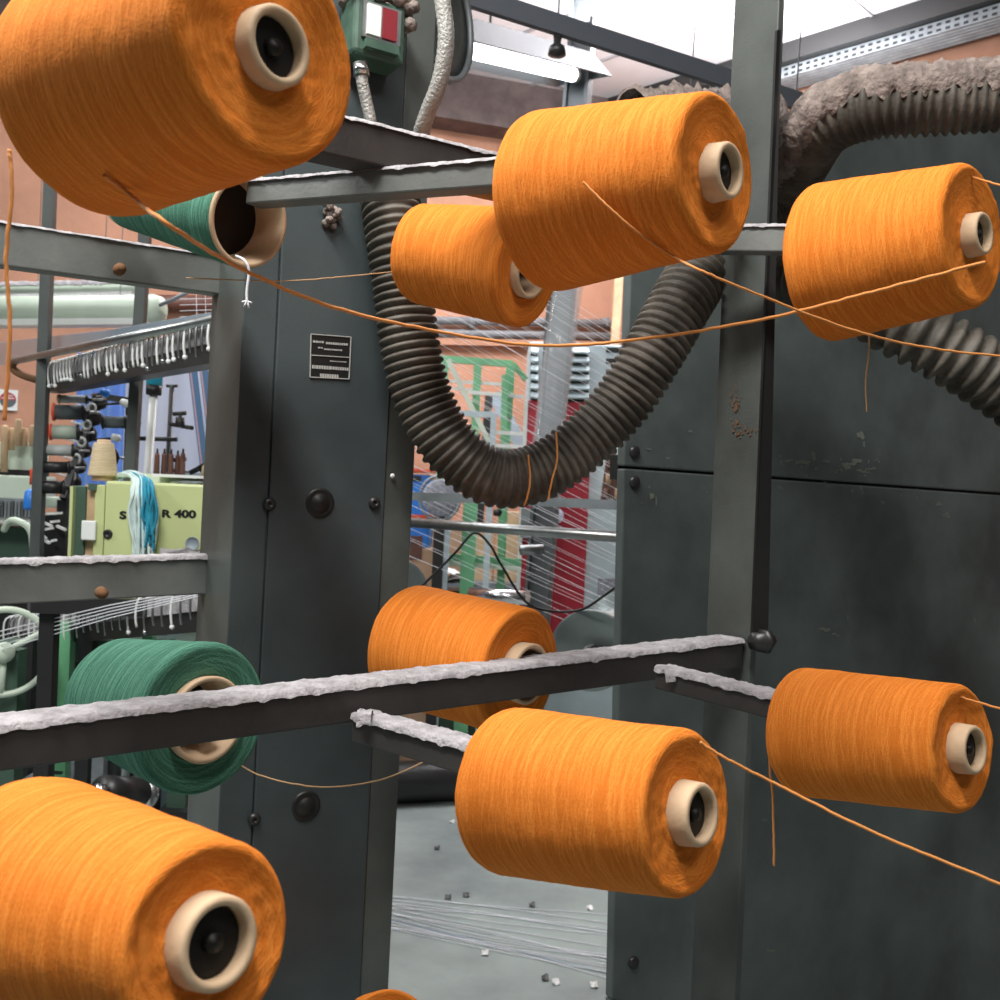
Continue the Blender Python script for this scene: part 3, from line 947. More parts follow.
def tray(a0, a1, h, m, n, seed):
    tr = MB().beam(a0 + tb_ * .03, a1 + tb_ * .03, .05, h).build('hook_tray', m, t)
    MB().beam(a0 + tb_ * .005 + UP * h * .45, a1 + tb_ * .005 + UP * h * .45, .012, h * .62).build('comb', M['lint'], tr)
    rn = random.Random(seed)
    for k in range(n):
        p = a0.lerp(a1, (k + .5) / n) - tb_ * .008
        ps = [p + UP * h * .9 + tb_ * .02, p + UP * h * .75 - tb_ * .012, p + UP * h * .2 - tb_ * .018, p - UP * h * rn.uniform(.1, .4) - tb_ * .014]
        mb = MB().sweep(smooth_path(ps, 3), .0028, 6)
        if rn.random() < .5:
            mb.lathe(ps[-1] + UP * .004, -UP, [(0, 0), (.002, .005), (.008, .006), (.012, 0)], 6)
        mb.build('thread_hook', M['white'] if rn.random() < .6 else M['steel'], tr)


tray(a0, a1, .064, M['darksteel'], 44, 1)
b0, b1 = P(10, 636, 3.1), P(228, 612, 2.05)
tray(b0, b1, .07, M['darksteel'], 30, 2)
g0, g1 = P(15, 361, 3.18), P(232, 316, 1.98)
rod = MB().cyl(g0, g1, .011, n=12).build('rod', M['steel'], t)
MB().sweep(smooth_path([g0, P(12, 367, 3.2), P(20, 374, 3.2), P(34, 379, 3.16), a0 + tb_ * .02], 6), .012, 8).build('bracket', M['rust'], t)
MB().beam(g1, a1 + tb_ * .02, .02, .03).build('bracket', M['darksteel'], t)
legs_to_floor(t, [a1 + tb_ * .05 - UP * .03], .03, M['zinc'], 'post')
mb = MB()
for k in range(26):                                # threads lying in a sheet above the rod
    mb.sweep([P(-30, 346 + k * 1.0, 3.5), P(110, 330 + k * .6, 2.8), P(232, 309 + k * .35, 2.05)], .0008, 4, caps=False)
tag(mb.build('warp_threads', M['paleblue']), 'sheet of grey blue threads running above the upper hook tray', 'threads', kind='stuff')
mb = MB()
for k in range(5):
    mb.sweep([P(-20, 656 - k * 5, 2.6), P(110, 618 - k * 3.2, 2.2), P(232, 588 - k * 1.5, 1.95)], .0013, 5, caps=False)
tag(mb.build('warp_threads', M['white_thread']), 'few white threads crossing in front of the lower hook tray', 'threads', kind='stuff')
mb = MB()
for k in range(7):
    mb.sweep([P(180, 287 + k * 6, 2.6), P(236, 287 + k * 5.5, 2.3)], .0009, 4, caps=False)
for k in range(4):
    mb.sweep([P(196 + k * 9, 284, 2.5), P(197 + k * 9, 324, 2.5)], .0009, 4, caps=False)
tag(mb.build('thread_net', M['white_thread']), 'net of fine white threads beside the tall cover below the upper rail', 'threads', kind='stuff')

# unlit tube lamps with dusty covers
for (xa, ya, xb, yb, z, h, lab) in ((-60, 311, 166, 309, 4.3, .125, 'pale green tube lamp casing hanging under the upper left rail, nearest'),
                                    (-60, 291, 146, 287, 4.9, .06, 'thin pale lamp casing hanging behind the lower pale green one')):
    a, b = P(xa, ya, z), P(xb, yb, z - .1)
    t = thing('lamp_casing', lab, 'lamp', (a + b) / 2)
    d, s_, u2 = frame(b - a)
    MB().sweep([a, b - d * .05, b - d * .015, b], lambda i: (h / 2, h / 2, h * .4, h * .15)[i], 18).build('cover', M['offgreen'], t)
    MB().beam(a - u2 * h * .42, b - d * .06 - u2 * h * .42, h * .7, h * .28).build('tray', M['white'], t)
    l = strip_lint(a + u2 * h * .42, b - d * .05 + u2 * h * .42, .06, .012, 80, 21)
    l.build('lint', M['lint'], t)
    for k in (.1, .48, .80):
        q = a.lerp(b, k)
        MB().cyl(q + u2 * h * .4, V((q.x, q.y, CEIL)), .0018, n=6).build('hanger', M['zinc'], t)
q = P(160, 305, 4.1)
tag(MB().sweep([q, P(172, 300, 4.05), P(200, 286, 4.0), P(240, 262, 4.0), P(300, 180, 3.9), P(310, -80, 3.9), V((P(310, -80, 3.9).x, P(310, -80, 3.9).y, CEIL))], .008, 8).build('lamp_cable', M['zinc']), 'grey cable leaving the end of the pale green lamp casing', 'cable')


def on_wall(px, py, off=0.0):
    nrm = V((-LW.y, LW.x, 0)); nrm = nrm if nrm.y < 0 else -nrm
    k = r_ * ((px - 500) / F) + u_ * ((500 - py) / F) + d_
    return CAM + k * ((K0 + nrm * off - CAM).dot(nrm) / k.dot(nrm))


WN = V((-LW.y, LW.x, 0)); WN = WN if WN.y < 0 else -WN
tag(MB().cyl(on_wall(60, 301, .06), on_wall(215, 303, .06), .05).build('wall_pipe', M['brown']), 'dark pipe along the terracotta wall behind the lamp casings', 'pipe')
mb = MB()
for y0, y1, o_ in ((320, 324, .06), (333, 337, .05)):
    mb.cyl(on_wall(405, y0, o_), on_wall(640, y1, o_), .03)
for x in (470, 545, 605):
    mb.cyl(on_wall(x, 318, .06), on_wall(x + 2, 327, .06), .034)
tag(mb.build('wall_pipe', M['ledge']), 'pair of grey conduits along the terracotta wall behind the grey cabinet', 'pipe')
tag(MB().beam(on_wall(415, 341, .03), on_wall(640, 346, .03), .06, .05).build('wall_ledge', M['terracotta']), 'terracotta ledge under the grey conduits on the wall', 'ledge')
q0, q1 = P(624, 262, 6.7), P(623, 420, 6.7)
q0 = P(624, 190, 6.7)
mb = MB().beam(q0, V((q0.x - .06, q0.y, 0)), .054, .054, V((0, 1, 0)))
tag(mb.build('wooden_post', M['wood']), 'pale wooden post just left of the sheet metal machine side', 'post')

# sign on the wall
c = on_wall(8, 400, .01)
t = thing('round_sign', 'small white sign with a red over grey disc on the left wall', 'sign', c)
yw = math.atan2(LW.y, LW.x)
MB().box(c, (.11, .012, .13), yw).build('board', M['white'], t)
lx = -LW
for a0_, m_ in ((0, 'red'), (math.pi, 'spoolgrey')):
    ps = [c + WN * .008 + (lx * math.cos(a0_ + k * math.pi / 16) + UP * math.sin(a0_ + k * math.pi / 16)) * .048 for k in range(17)]
    MB().add(ps, [tuple(range(17))]).build('half_disc', M[m_], t)
mb = MB()
rn = random.Random(6)
for y, x0, x1, h in ((.024, -.02, .02, .007), (.008, -.036, .036, .007)):
    x = x0
    while x < x1:
        w = rn.uniform(.004, .008)
        mb.add([c + WN * .0095 + lx * xx + UP * yy for xx, yy in ((x, y), (x + w, y), (x + w, y + h), (x, y + h))], [(0, 1, 2, 3)])
        x += w + .002
tag(mb.build('lettering', M['white'], t), 'white print too small to read', kind='stuff')

# coloured sheets behind the machines
t = thing('plastic_sheet', 'blue plastic sheet hanging behind the thread spools', 'sheet', on_floor(110, 700))
def hang(x0, x1, y0, z, m, nm, lab, fx=0.0):
    a, b = P(x0, y0, z), P(x1, y0 + (x1 - x0) * .04, z)
    mb = MB()
    def fn(u, v):
        p = a.lerp(b, u)
        return V((p.x - fx * v, p.y + .02 * math.sin(u * 17), p.z * (1 - v) + .0))
    mb.grid(fn, 40, 4)
    mb.grid(lambda u, v: fn(u, v) + V((0, .012, 0)), 40, 4)
    return mb
COL.objects.unlink(t); bpy.data.objects.remove(t)
tag(hang(78, 131, 352, 4.35, 0, 0, 0).build('plastic_sheet', M['bluesheet']), 'blue plastic sheet hanging behind the thread spools', 'sheet')
tag(hang(127, 262, 350, 4.2, 0, 0, 0).build('plastic_sheet', M['lavsheet']), 'pale lavender plastic sheet hanging behind the clamp stand', 'sheet')
t = thing('striped_warp', 'blue and pink striped warp slanting down beside the tall cover', 'warp', on_floor(250, 720))
for k, (x, w, m_) in enumerate(((194, 8, 'stripeblue'), (202.5, 1.6, 'stripepink'), (205, 8, 'stripeblue'), (214, 2, 'stripepink'), (217, 5, 'stripeblue'), (223, 3, 'stripepink'), (192, 1.5, 'stripepink'))):
    a, b = P(x - 3, 355, 3.7), P(x + 12, 480, 3.7)
    d = (b - a).normalized()
    e = b + d * (b.z / -d.z * .98)
    MB().beam(a, e, w * .0037, .01, V((0, 1, 0))).build('stripe', M[m_], t)

# lime sewing machine head with its lettering
z = 2.4
t = thing('linking_machine', 'lime green textile machine head with black lettering above the lower left rail', 'machine', P(150, 592, z))
yw = math.radians(4)
fx, fy = V((math.cos(yw), math.sin(yw), 0)), V((-math.sin(yw), math.cos(yw), 0))
MZ = z


def mface(px, py, off=0.0):
    k = r_ * ((px - 500) / F) + u_ * ((500 - py) / F) + d_
    o = P(150, 540, MZ) - fy * off
    return CAM + k * ((o - CAM).dot(fy) / k.dot(fy))


def mbox(x0, y0, x1, y1, depth, off=0.0):
    q = [mface(x0, y1, off), mface(x1, y1 + (x1 - x0) * .0, off), mface(x1, y0, off), mface(x0, y0, off)]
    q = [V((q[0].x, q[0].y, min(q[0].z, q[1].z))), V((q[1].x, q[1].y, min(q[0].z, q[1].z))), V((q[1].x, q[1].y, max(q[2].z, q[3].z))), V((q[0].x, q[0].y, max(q[2].z, q[3].z)))]
    return MB().hexa([p + fy * depth for p in q], q)


mbox(101, 486, 232, 596, .2).build('body', M['lime'], t, bevel=.006)
mbox(91, 485, 101, 596, .19, -.006).build('side_strip', M['lime'], t, bevel=.002)
mbox(81, 485, 92, 596, .17, -.02).build('recess', M['wood'], t, bevel=.002)
mbox(66, 486, 69, 596, .2, .01).build('door_edge', M['lime'], t)
mbox(69, 486, 82, 596, .19, -.01).build('door', M['darkgreen'], t, bevel=.002)
mbox(88, 484, 96, 490, .03, -.0).build('hinge', M['darkgreen'], t)
mbox(80.5, 521, 95, 540, .012, .008).build('switch_plate', M['white'], t, bevel=.003)
MB().lathe(mface(108, 534), -fy, [(0, .011), (.004, .011), (.007, .007), (.003, .005), (.003, 0)], 18).build('knob', M['black'], t)
MB().lathe(mface(192.5, 543.5), -fy, [(0, .0165), (.003, .0165), (.003, .0150), (.001, .0145), (.001, 0)], 24).build('port', M['paleblue'], t)


def letters(txt, px, py, hpx, par, m):
    cu = bpy.data.curves.new('lettering', 'FONT')
    cu.body = txt
    cu.size = 1
    cu.offset = .03
    ob = bpy.data.objects.new('lettering_source', cu)
    COL.objects.link(ob)
    dg = bpy.context.evaluated_depsgraph_get()
    me = bpy.data.meshes.new_from_object(ob.evaluated_get(dg))
    COL.objects.unlink(ob)
    bpy.data.objects.remove(ob)
    s = hpx * MZ / F / .7
    o = mface(px, py, .0012)
    mb = MB()
    for k, (dx, dz) in enumerate(((-.0008, 0), (.0008, 0), (0, -.0005), (0, .0005))):
        mb.add([o + fx * (v.co.x * s * 1.35 + dx) + UP * (v.co.y * s + dz) - fy * (.0001 * k) for v in me.vertices], [tuple(p.vertices) for p in me.polygons])
    return mb.build('lettering', m, par)


letters('S', 119.5, 518.5, 7.2, t, M['black'])
letters('R', 161.5, 517, 7.2, t, M['black'])
letters('400', 174.5, 517, 7.2, t, M['black'])
tz = mface(150, 597).z
tt = thing('machine_table', 'plain dark table under the lime green machine head, mostly hidden by the rail', 'table', V((t.location.x, t.location.y, 0)))
c = mface(148, 597)
MB().box(V((c.x, c.y, tz - .02)) + fy * .12, (.5, .36, .04), yw).build('tabletop', M['darksteel'], tt)
legs_to_floor(tt, [V((c.x, c.y, tz - .04)) + fx * sx * .22 + fy * sy for sx in (-1, 1) for sy in (-.02, .26)], .035, M['darksteel'])
top = max(mface(101, 486).z, mface(232, 486).z)
# pale cone standing on it
c = V((mface(93, 480).x, mface(93, 480).y, top - .002)) + fy * .07
z_ = (c - CAM).dot(d_)
yarn_cone('lime', c + UP * .012, UP, .082, .0345, .0245, M['cream_yarn'], 'small beige yarn cone standing on the lime green machine head', None, tb=.026, tn=.016, pb=.011, pn=.008, lump=.3)
# hank of yarn
t = thing('yarn_hank', 'blue and white yarn hank draped over the front of the lime green machine', 'yarn hank', mface(138, 560, .03))
rn = random.Random(11)
for m_, n, lo, hi in (('hankwhite', 30, -13, 12), ('hankblue', 22, -6, 11)):
    mb = MB()
    for k in range(n):
        e = rn.uniform(lo, hi)
        j = rn.uniform(-3, 3)
        o_ = .012 + rn.random() * .03 + (.012 if m_ == 'hankblue' and e > 0 else 0)
        ye = rn.uniform(550, 575) if m_ == 'hankwhite' else rn.uniform(515, 552)
        back = V((0, .1, 0))
        ps = [mface(112 + rn.uniform(-2, 3), 478 + rn.uniform(-2, 4), -.09), mface(128 + e * .3, 473 + rn.uniform(-2, 3), -.05), mface(142 + e * .7, 476 + abs(e) * .3, -.0), mface(144 + e, 492, o_), mface(144 + e + j + 2 * math.sin(k), 515, o_), mface(145 + e * .85 - j * .5, ye, o_ * .9)]
        mb.sweep(smooth_path(ps, 7), .0034, 6)
    mb.build('blue_yarn' if m_ == 'hankblue' else 'white_yarn', M[m_], t)
# board, tools and brown bobbins on top of the machine
c0 = V((mface(185, 486).x, mface(185, 486).y, top))
tag(MB().box(c0 + fy * .13 + UP * .018, (.19, .16, .007), yw + .05).build('white_board', M['white']), 'thin white board lying on top of the lime green machine', 'board')
mb = MB()
rn = random.Random(3)
for k in range(6):
    mb.box(c0 + fy * .03 + fx * (.0 + .012 * k - .01) + UP * (.003 + .0015 * (k % 3)), (.05, .03, .003), yw + rn.uniform(-.6, .6))
tag(mb.build('magazine', M['zinc']), 'crumpled grey paper tucked under the white board', 'paper')
bz = c0.z + .022
t = None
for k, px in enumerate((138.5, 145, 153.5, 159.5, 166)):
    p = V((mface(px, 480).x, mface(px, 480).y, bz)) + fy * (.155 + .01 * (k % 2))
    q_ = thing('brown_bobbin', 'upright dark brown bobbin on the white board, %s' % ('leftmost of five', 'second from left of five', 'middle one of five', 'second from right of five', 'rightmost of five')[k], 'bobbin', p, 'brown bobbins on the white board')
    hh = (.052, .053, .052, .05, .055)[k]
    MB().lathe(p, UP, [(0, 0), (0, .0075), (hh * .9, .006), (hh, .0055), (hh, 0)], 14).build('shaft', M['brown'], q_)
    MB().lathe(p, UP, [(hh, 0), (hh, .003), (hh + .012, .0025), (hh + .012, 0)], 8).build('tip', M['black'], q_)
tag(MB().box(V((mface(150, 480).x, mface(150, 480).y, c0.z + .0105)) + fy * .165, (.17, .06, .021), yw).build('bobbin_block', M['offgreen']), 'pale block under the brown bobbins on the lime green machine', 'block')
# cloth lying at the right foot of the machine front
mb = MB()
mb.grid(lambda u, v: mface(160 + 56 * u, 556 - 10 * math.sin(math.pi * v) * (.5 + .5 * math.sin(u * 9 + 1) ** 2) + 2 * math.sin(u * 20), .012 + .03 * v + .006 * math.sin(v * 9 + u * 6)), 30, 10)
tag(mb.build('cloth', M['lint']), 'pale crumpled cloth at the foot of the lime green machine', 'cloth')

# pole with a blue block, clamp stand
a = P(147.5, 476, 3.1); b = P(153.5, 395, 3.1)
t = thing('marker_pole', 'white pole topped by a blue and black block behind the lime machine', 'pole', V((a.x - .1, a.y, 0)))
dd = (a - b).normalized()
MB().cyl(b, a + dd * (a.z / -dd.z), .0125).build('pole', M['white'], t)
MB().lathe(b, -dd, [(0, 0), (0, .023), (.03, .024), (.03, 0)], 20).build('socket', M['black'], t)
MB().lathe(b, -dd, [(.03, 0), (.03, .024), (.12, .024), (.12, 0)], 20).build('block', M['cyan'], t)
a = P(167, 478, 3.3); b = P(172, 386, 3.3)
t = thing('clamp_stand', 'dark upright stand with two clamps behind the lime machine', 'stand', V((a.x - .1, a.y, 0)))
dd = (a - b).normalized()
MB().cyl(b, a + dd * (a.z / -dd.z), .008).cyl(b - r_ * .018, b + r_ * .018, .005).build('upright', M['darksteel'], t)
for y, k in ((421, 0), (467, 1)):
    c = P(180, y, 3.24)
    mb = MB().cyl(P(170, y + 3, 3.3), P(192, y + 7, 3.22), .007, n=10).lathe(c, UP, [(-.02, 0), (-.02, .016), (.012, .014), (.012, 0)], 12).cyl(P(173, y - 7, 3.24), P(186, y - 8, 3.24), .007, n=10).cyl(c, P(180, y - 8, 3.24), .006, n=8)
    mb.build('clamp', M['darksteel'], t)
MB().cyl(P(138, 438.5, 3.28), P(177, 439.5, 3.28), .0075, n=10).build('crossbar', M['darksteel'], t)
c = P(203, 468, 3.0)
t = thing('clamp_tool', 'small black clamp tool on a box behind the lime machine', 'tool', c)
MB().cyl(P(190, 473, 3.0), P(206, 465, 3.0), .008, n=10).build('handle', M['black'], t)
MB().cyl(P(200, 470, 3.0), P(210, 464, 3.0), .014, n=10).build('jaw', M['black'], t)
mb = MB(); pbox(mb, 176, 472, 226, 640, 3.05, .3)
q_ = mb.build('grey_cabinet', M['paleblue']); q_['x'] = 1
vb = P(200, 472, 3.05)
COL.objects.unlink(q_); bpy.data.objects.remove(q_)
mb = MB().box((vb.x, vb.y + .15, vb.z / 2 - .004), (.16, .3, vb.z))
tag(mb.build('storage_cabinet', M['paleblue']), 'blue grey cabinet behind the right end of the lime machine', 'cabinet')
c = P(212, 462, 2.85)
tag(MB().lathe(P(219, 478, 2.75), UP, [(0, 0), (0, .05), (.03, .045), (.07, .012), (.072, 0)], 20).build('yarn_stub', M['cream_yarn']), 'tan cone stub showing beside the tall cover above the lime machine', 'yarn cone')

# thread spools on a stand
st = P(92, 412, 3.3)
t = thing('spool_stand', 'black stand with rings and pins that carries the thread spools', 'stand', V((st.x, st.y, 0)))
pa, pb_ = P(98, 396, 3.3), P(64, 500, 3.1)
mb = MB().beam(pa, pb_, .02, .03, V((0, 1, 0)))
mb.build('upright', M['black'], t)
MB().box((pb_.x, pb_.y, pb_.z / 2), (.03, .03, pb_.z)).build('leg', M['black'], t)
MB().box((pa.x + .1, pa.y + .02, pa.z / 2), (.022, .022, pa.z)).build('leg', M['black'], t)
MB().beam(pa, V((pa.x + .1, pa.y + .02, pa.z - .01)), .02, .02).build('brace', M['black'], t)
for k in range(6):
    c = P(92 - k * 5.2, 408 + k * 17, 3.22 - k * .02)
    tor = [c + r_ * math.cos(x * math.pi / 8) * .0125 + u_ * math.sin(x * math.pi / 8) * .0135 for x in range(17)]
    MB().sweep(tor, .0042, 8, caps=False).build('ring', M['white'], t)
    MB().sweep(smooth_path([c + r_ * -.012, c + r_ * -.035 + u_ * .006, c + r_ * -.05 + u_ * .012], 5), .0035, 6).build('thread_guide', M['white'], t)
    q_ = P(100 - k * 5.2, 402 + k * 16, 3.25)
    MB().lathe(q_, V((1, -.3, .1)), [(-.02, 0), (-.02, .022), (-.008, .027), (.01, .024), (.02, .012), (.02, 0)], 14).build('holder', M['black'], t)


def spool(x0, x1, y, hp, z, body, flange, lab, fs='l'):
    a, b = P(x0, y, z), P(x1, y + .5, z + .02)
    d = (b - a).normalized(); L = (b - a).length; r1 = hp * z / F / 2
    q_ = thing('thread_spool', lab, 'spool', (a + b) / 2, 'thread spools on the black stand')
    MB().lathe(a, d, [(0, 0), (.001, r1), (L - .001, r1), (L, 0)], 24).build('thread', M[body], q_)
    if 'l' in fs:
        MB().lathe(a - d * .004, V(d) * 1, [(-.004, 0), (-.006, r1 * .4), (-.002, r1 * 1.2), (.004, r1 * 1.2), (.004, 0)], 24).build('flange', M[flange], q_)
    MB().lathe(b, d, [(0, 0), (0, r1 * 1.18), (.006, r1 * 1.18), (.01, r1 * .4), (.018, r1 * .35), (.018, 0)], 24).build('flange' if 'r' in fs else 'end_cap', M['black'], q_)
    MB().cyl(b, b + d * .05, .004, n=8).build('pin', M['steel'], q_)


spool(55, 83, 412, 15, 3.05, 'spoolgrey', 'spoolred', 'grey thread spool with an orange red flange, upper of the two with red ends')
spool(52, 77, 432, 14, 3.03, 'spoolgreen', 'spoolred', 'sage green thread spool with an orange red flange, below the grey one')
spool(46, 72, 450, 11, 3.02, 'spoolsilver', 'spoolred', 'silver grey thread spool below the sage green spool', 'x')
spool(44, 68, 467, 11.5, 3.0, 'black', 'spoolred', 'dark thread spool, second from the bottom of the stand', 'x')
spool(42, 63, 487, 13, 3.0, 'black', 'black', 'dark thread spool lowest on the black stand', 'x')
spool(104, 125, 422, 12, 3.15, 'spoolgrey', 'black', 'dark thread spool pointing right from the black stand, with a black flange', 'lr')
spool(60, 86, 399, 8, 3.12, 'spoolsilver', 'wood', 'thin pale spool at the top of the black stand, under the hook tray')
spool(105, 113, 457, 15, 3.2, 'black', 'black', 'short black spool half hidden behind the beige cone', 'lr')
for px, py, m_, lab in ((105, 393, 'blue', 'tiny blue bobbin top on a pin at the top of the spool stand'), (125, 403, 'white', 'pale bobbin tip on a pin against the blue sheet, upper'), (116, 438, 'white', 'pale bobbin tip on a pin against the blue sheet, lower')):
    c = P(px, py, 3.1)
    q_ = thing('bobbin', lab, 'bobbin', c)
    MB().lathe(c, V((.9, -.2, -.25)), [(-.012, 0), (-.012, .011), (.008, .013), (.016, .005), (.016, 0)], 14).build('tip', M[m_], q_)
    MB().cyl(c, P(92, py + 2, 3.25), .004, n=8).build('pin', M['darksteel'], q_)

# white machine bed at the far left with wooden pegs
z = 3.6
t = thing('knitting_machine', 'white knitting machine bed at the left edge, behind the thin post', 'machine', on_floor(0, 870))
mb = MB(); pbox(mb, -80, 441, 37, 470, z + .12, .1); mb.build('upper_panel', M['offgreen'], t, bevel=.006)
mb = MB(); pbox(mb, -80, 474, 37, 499, z + .06, .16); mb.build('lower_panel', M['offgreen'], t, bevel=.006)
mb = MB(); pbox(mb, -80, 468, 37, 475, z + .1, .1); mb.build('slot', M['black'], t)
mb = MB(); pbox(mb, -80, 497, 40, 503, z, .2); mb.build('ledge', M['zinc'], t)
for k in range(24):
    mb = MB(); pbox(mb, -40 + k * 3.4, 501, -37.8 + k * 3.4, 517, z - .02, .03); mb.build('needle', M['zinc'] if k % 3 else M['steel'], t)
mb = MB(); pbox(mb, -80, 516, 60, 522, z, .25); mb.build('rail', M['white'], t)
c0, c1 = P(-70, 520, z + .1), P(66, 526, z + .1)
mb = MB().box(((c0.x + c1.x) / 2, c0.y + .15, c0.z / 2), (c1.x - c0.x, .25, c0.z - .03))
mb.build('base', M['darkgreen'], t)
pb2 = smooth_path([P(4, 530, 3.45), P(10, 521, 3.42), P(20, 522, 3.4), P(30, 530, 3.4), P(33, 548, 3.4), P(33, 600, 3.4)], 6)
MB().sweep(pb2, .012, 8).build('tube_guard', M['offgreen'], t)
for k, (px, y0, y1) in enumerate(((5, 425, 472), (12, 428, 450), (18.5, 419, 446), (25, 428, 446), (33.5, 425, 446))):
    a, b = P(px, y0, z + .06 + .02 * (k % 2)), P(px - 1, y1, z + .06 + .02 * (k % 2))
    tag(MB().sweep([a, a.lerp(b, .06), b], lambda i: (.008, .0125, .0125)[i], 12).build('wooden_peg', M['wood']), 'round wooden peg on the white machine bed, %s of five' % ('leftmost', 'second from left', 'tallest', 'second from right', 'rightmost')[k], 'peg', 'wooden pegs on the machine bed')
c = P(31, 498, 3.35)
tag(MB().lathe(c - UP * .04, UP, [(0, 0), (0, .02), (.012, .024), (.06, .02), (.07, .008), (.07, 0)], 16).build('yarn_bobbin', M['blue']), 'dark blue bobbin in front of the white machine bed', 'bobbin')
c = P(35, 470, 3.4)
tag(MB().lathe(c - UP * .05, UP, [(0, 0), (0, .016), (.05, .016), (.06, .006), (.06, 0)], 16).build('yarn_bobbin', M['spoolred']), 'orange red bobbin behind the thin post at left', 'bobbin')
# dark tangle of levers under the spools
t = thing('machine_levers', 'dark machine part with pale levers left of the lime green machine', 'machine', on_floor(52, 860))
c = P(52, 540, 3.2)
MB().box((c.x, c.y + .1, c.z / 2 + .02), (.11, .2, c.z + .12)).build('body', M['black'], t)
mb = MB(); pbox(mb, 44, 497, 64, 508, 3.1, .08); mb.build('cap', M['offgreen'], t, bevel=.004)
for a, b in (((42, 522), (52, 526)), ((51, 522), (59, 521)), ((57, 526), (66, 530)), ((42, 530), (53, 528)), ((44, 540), (50, 543)), ((52, 541), (56, 540)), ((44, 514), (62, 513)), ((43, 536), (46, 539))):
    MB().beam(P(*a, 3.06), P(*b, 3.05), .008, .007).build('lever', M['white'], t)

# handwheel and green legs below the lower left rail
c = P(4, 652, 2.55)
t = thing('handwheel', 'pale handwheel on a green stand at the left edge under the rail', 'handwheel', V((c.x, c.y, 0)))
ax_ = CV(.45, .05, -.89).normalized()
e1 = UP.cross(ax_).normalized(); e2 = ax_.cross(e1)
MB().sweep([c + (e1 * math.cos(k * math.pi / 24) + e2 * math.sin(k * math.pi / 24)) * .108 for k in range(49)], .0085, 10, caps=False).build('rim', M['offgreen'], t)
for k in range(3):
    a = .5 + k * 2.094
    MB().cyl(c, c + (e1 * math.cos(a) + e2 * math.sin(a)) * .106, .008, n=8).build('spoke', M['offgreen'], t)
MB().lathe(c, ax_, [(-.03, 0), (-.03, .024), (.02, .026), (.03, .01), (.03, 0)], 18).build('hub', M['offgreen'], t)
MB().box((c.x, c.y + .05, c.z / 2), (.05, .05, c.z)).build('stand', M['darkgreen'], t)
MB().cyl(c, c - ax_ * .09, .012).build('axle', M['steel'], t)
t = thing('old_loom', 'dark machine frame with pale green legs behind the full green cone', 'machine', on_floor(110, 960))
for px, m_, w, z_, y0 in ((30, 'darksteel', .03, 2.75, 640), (67, 'greenpaint', .036, 2.7, 622), (104, 'zinc', .03, 2.6, 655), (150, 'greenpaint', .03, 2.8, 620), (185, 'darkgreen', .05, 2.7, 640)):
    p = P(px, y0, z_)
    MB().box((p.x, p.y, p.z / 2), (w, w, p.z)).build('leg', M[m_], t)
p, q_ = P(0, 640, 2.85), P(220, 640, 2.85)
MB().beam(p - UP * .03, q_ - UP * .02, .08, .06).build('crossbar', M['darkgreen'], t)
p, q_ = P(-30, 745, 3.3), P(225, 745, 3.3)
MB().box(((p.x + q_.x) / 2, p.y + .2, .5), (q_.x - p.x, .1, 1.1)).build('back_panel', M['black'], t)
p, q_ = P(24, 780, 2.7), P(100, 778, 2.7)
MB().box(((p.x + q_.x) / 2, p.y + .1, p.z), (q_.x - p.x, .34, .012)).build('shelf', M['zinc'], t)
for a, b in (((33, 771), (62, 773)), ((58, 780), (95, 781)), ((80, 790), (88, 790))):
    MB().beam(P(*a, 2.66) , P(*b, 2.66), .012, .006).build('slot', M['black'], t)
c = P(180, 812, 2.65)
MB().box((c.x, c.y + .1, c.z / 2), (.12, .2, c.z)).build('foot_block', M['darksteel'], t)
a, b = P(104, 791, 2.3), P(148, 793, 2.5)
t = thing('steel_roller', 'small shiny dark steel roller above the bottom left cone', 'roller', (a + b) / 2)
d = (b - a).normalized()
MB().lathe(a, d, [(0, 0), (0, .036), (.16, .036), (.16, 0)], 24).build('drum', M['darksteel'], t)
MB().lathe(b, d, [(-.04, 0), (-.04, .048), (-.034, .048), (-.034, 0)], 24).build('rim', M['chrome'], t)
MB().lathe(a, d, [(-.03, 0), (-.03, .016), (0, .016), (0, 0)], 16).build('hub', M['chrome'], t)
q_ = (a + b) / 2
MB().box((q_.x, q_.y, q_.z / 2), (.05, .05, q_.z - .06)).build('stand', M['darksteel'], t)
c = P(190, 630, 2.55)
tag(MB().cyl(P(170, 626, 2.6), P(232, 634, 2.5), .018, n=16).build('pale_tube', M['offgreen']), 'pale green tube lying beside the tall cover above the green cone', 'tube')

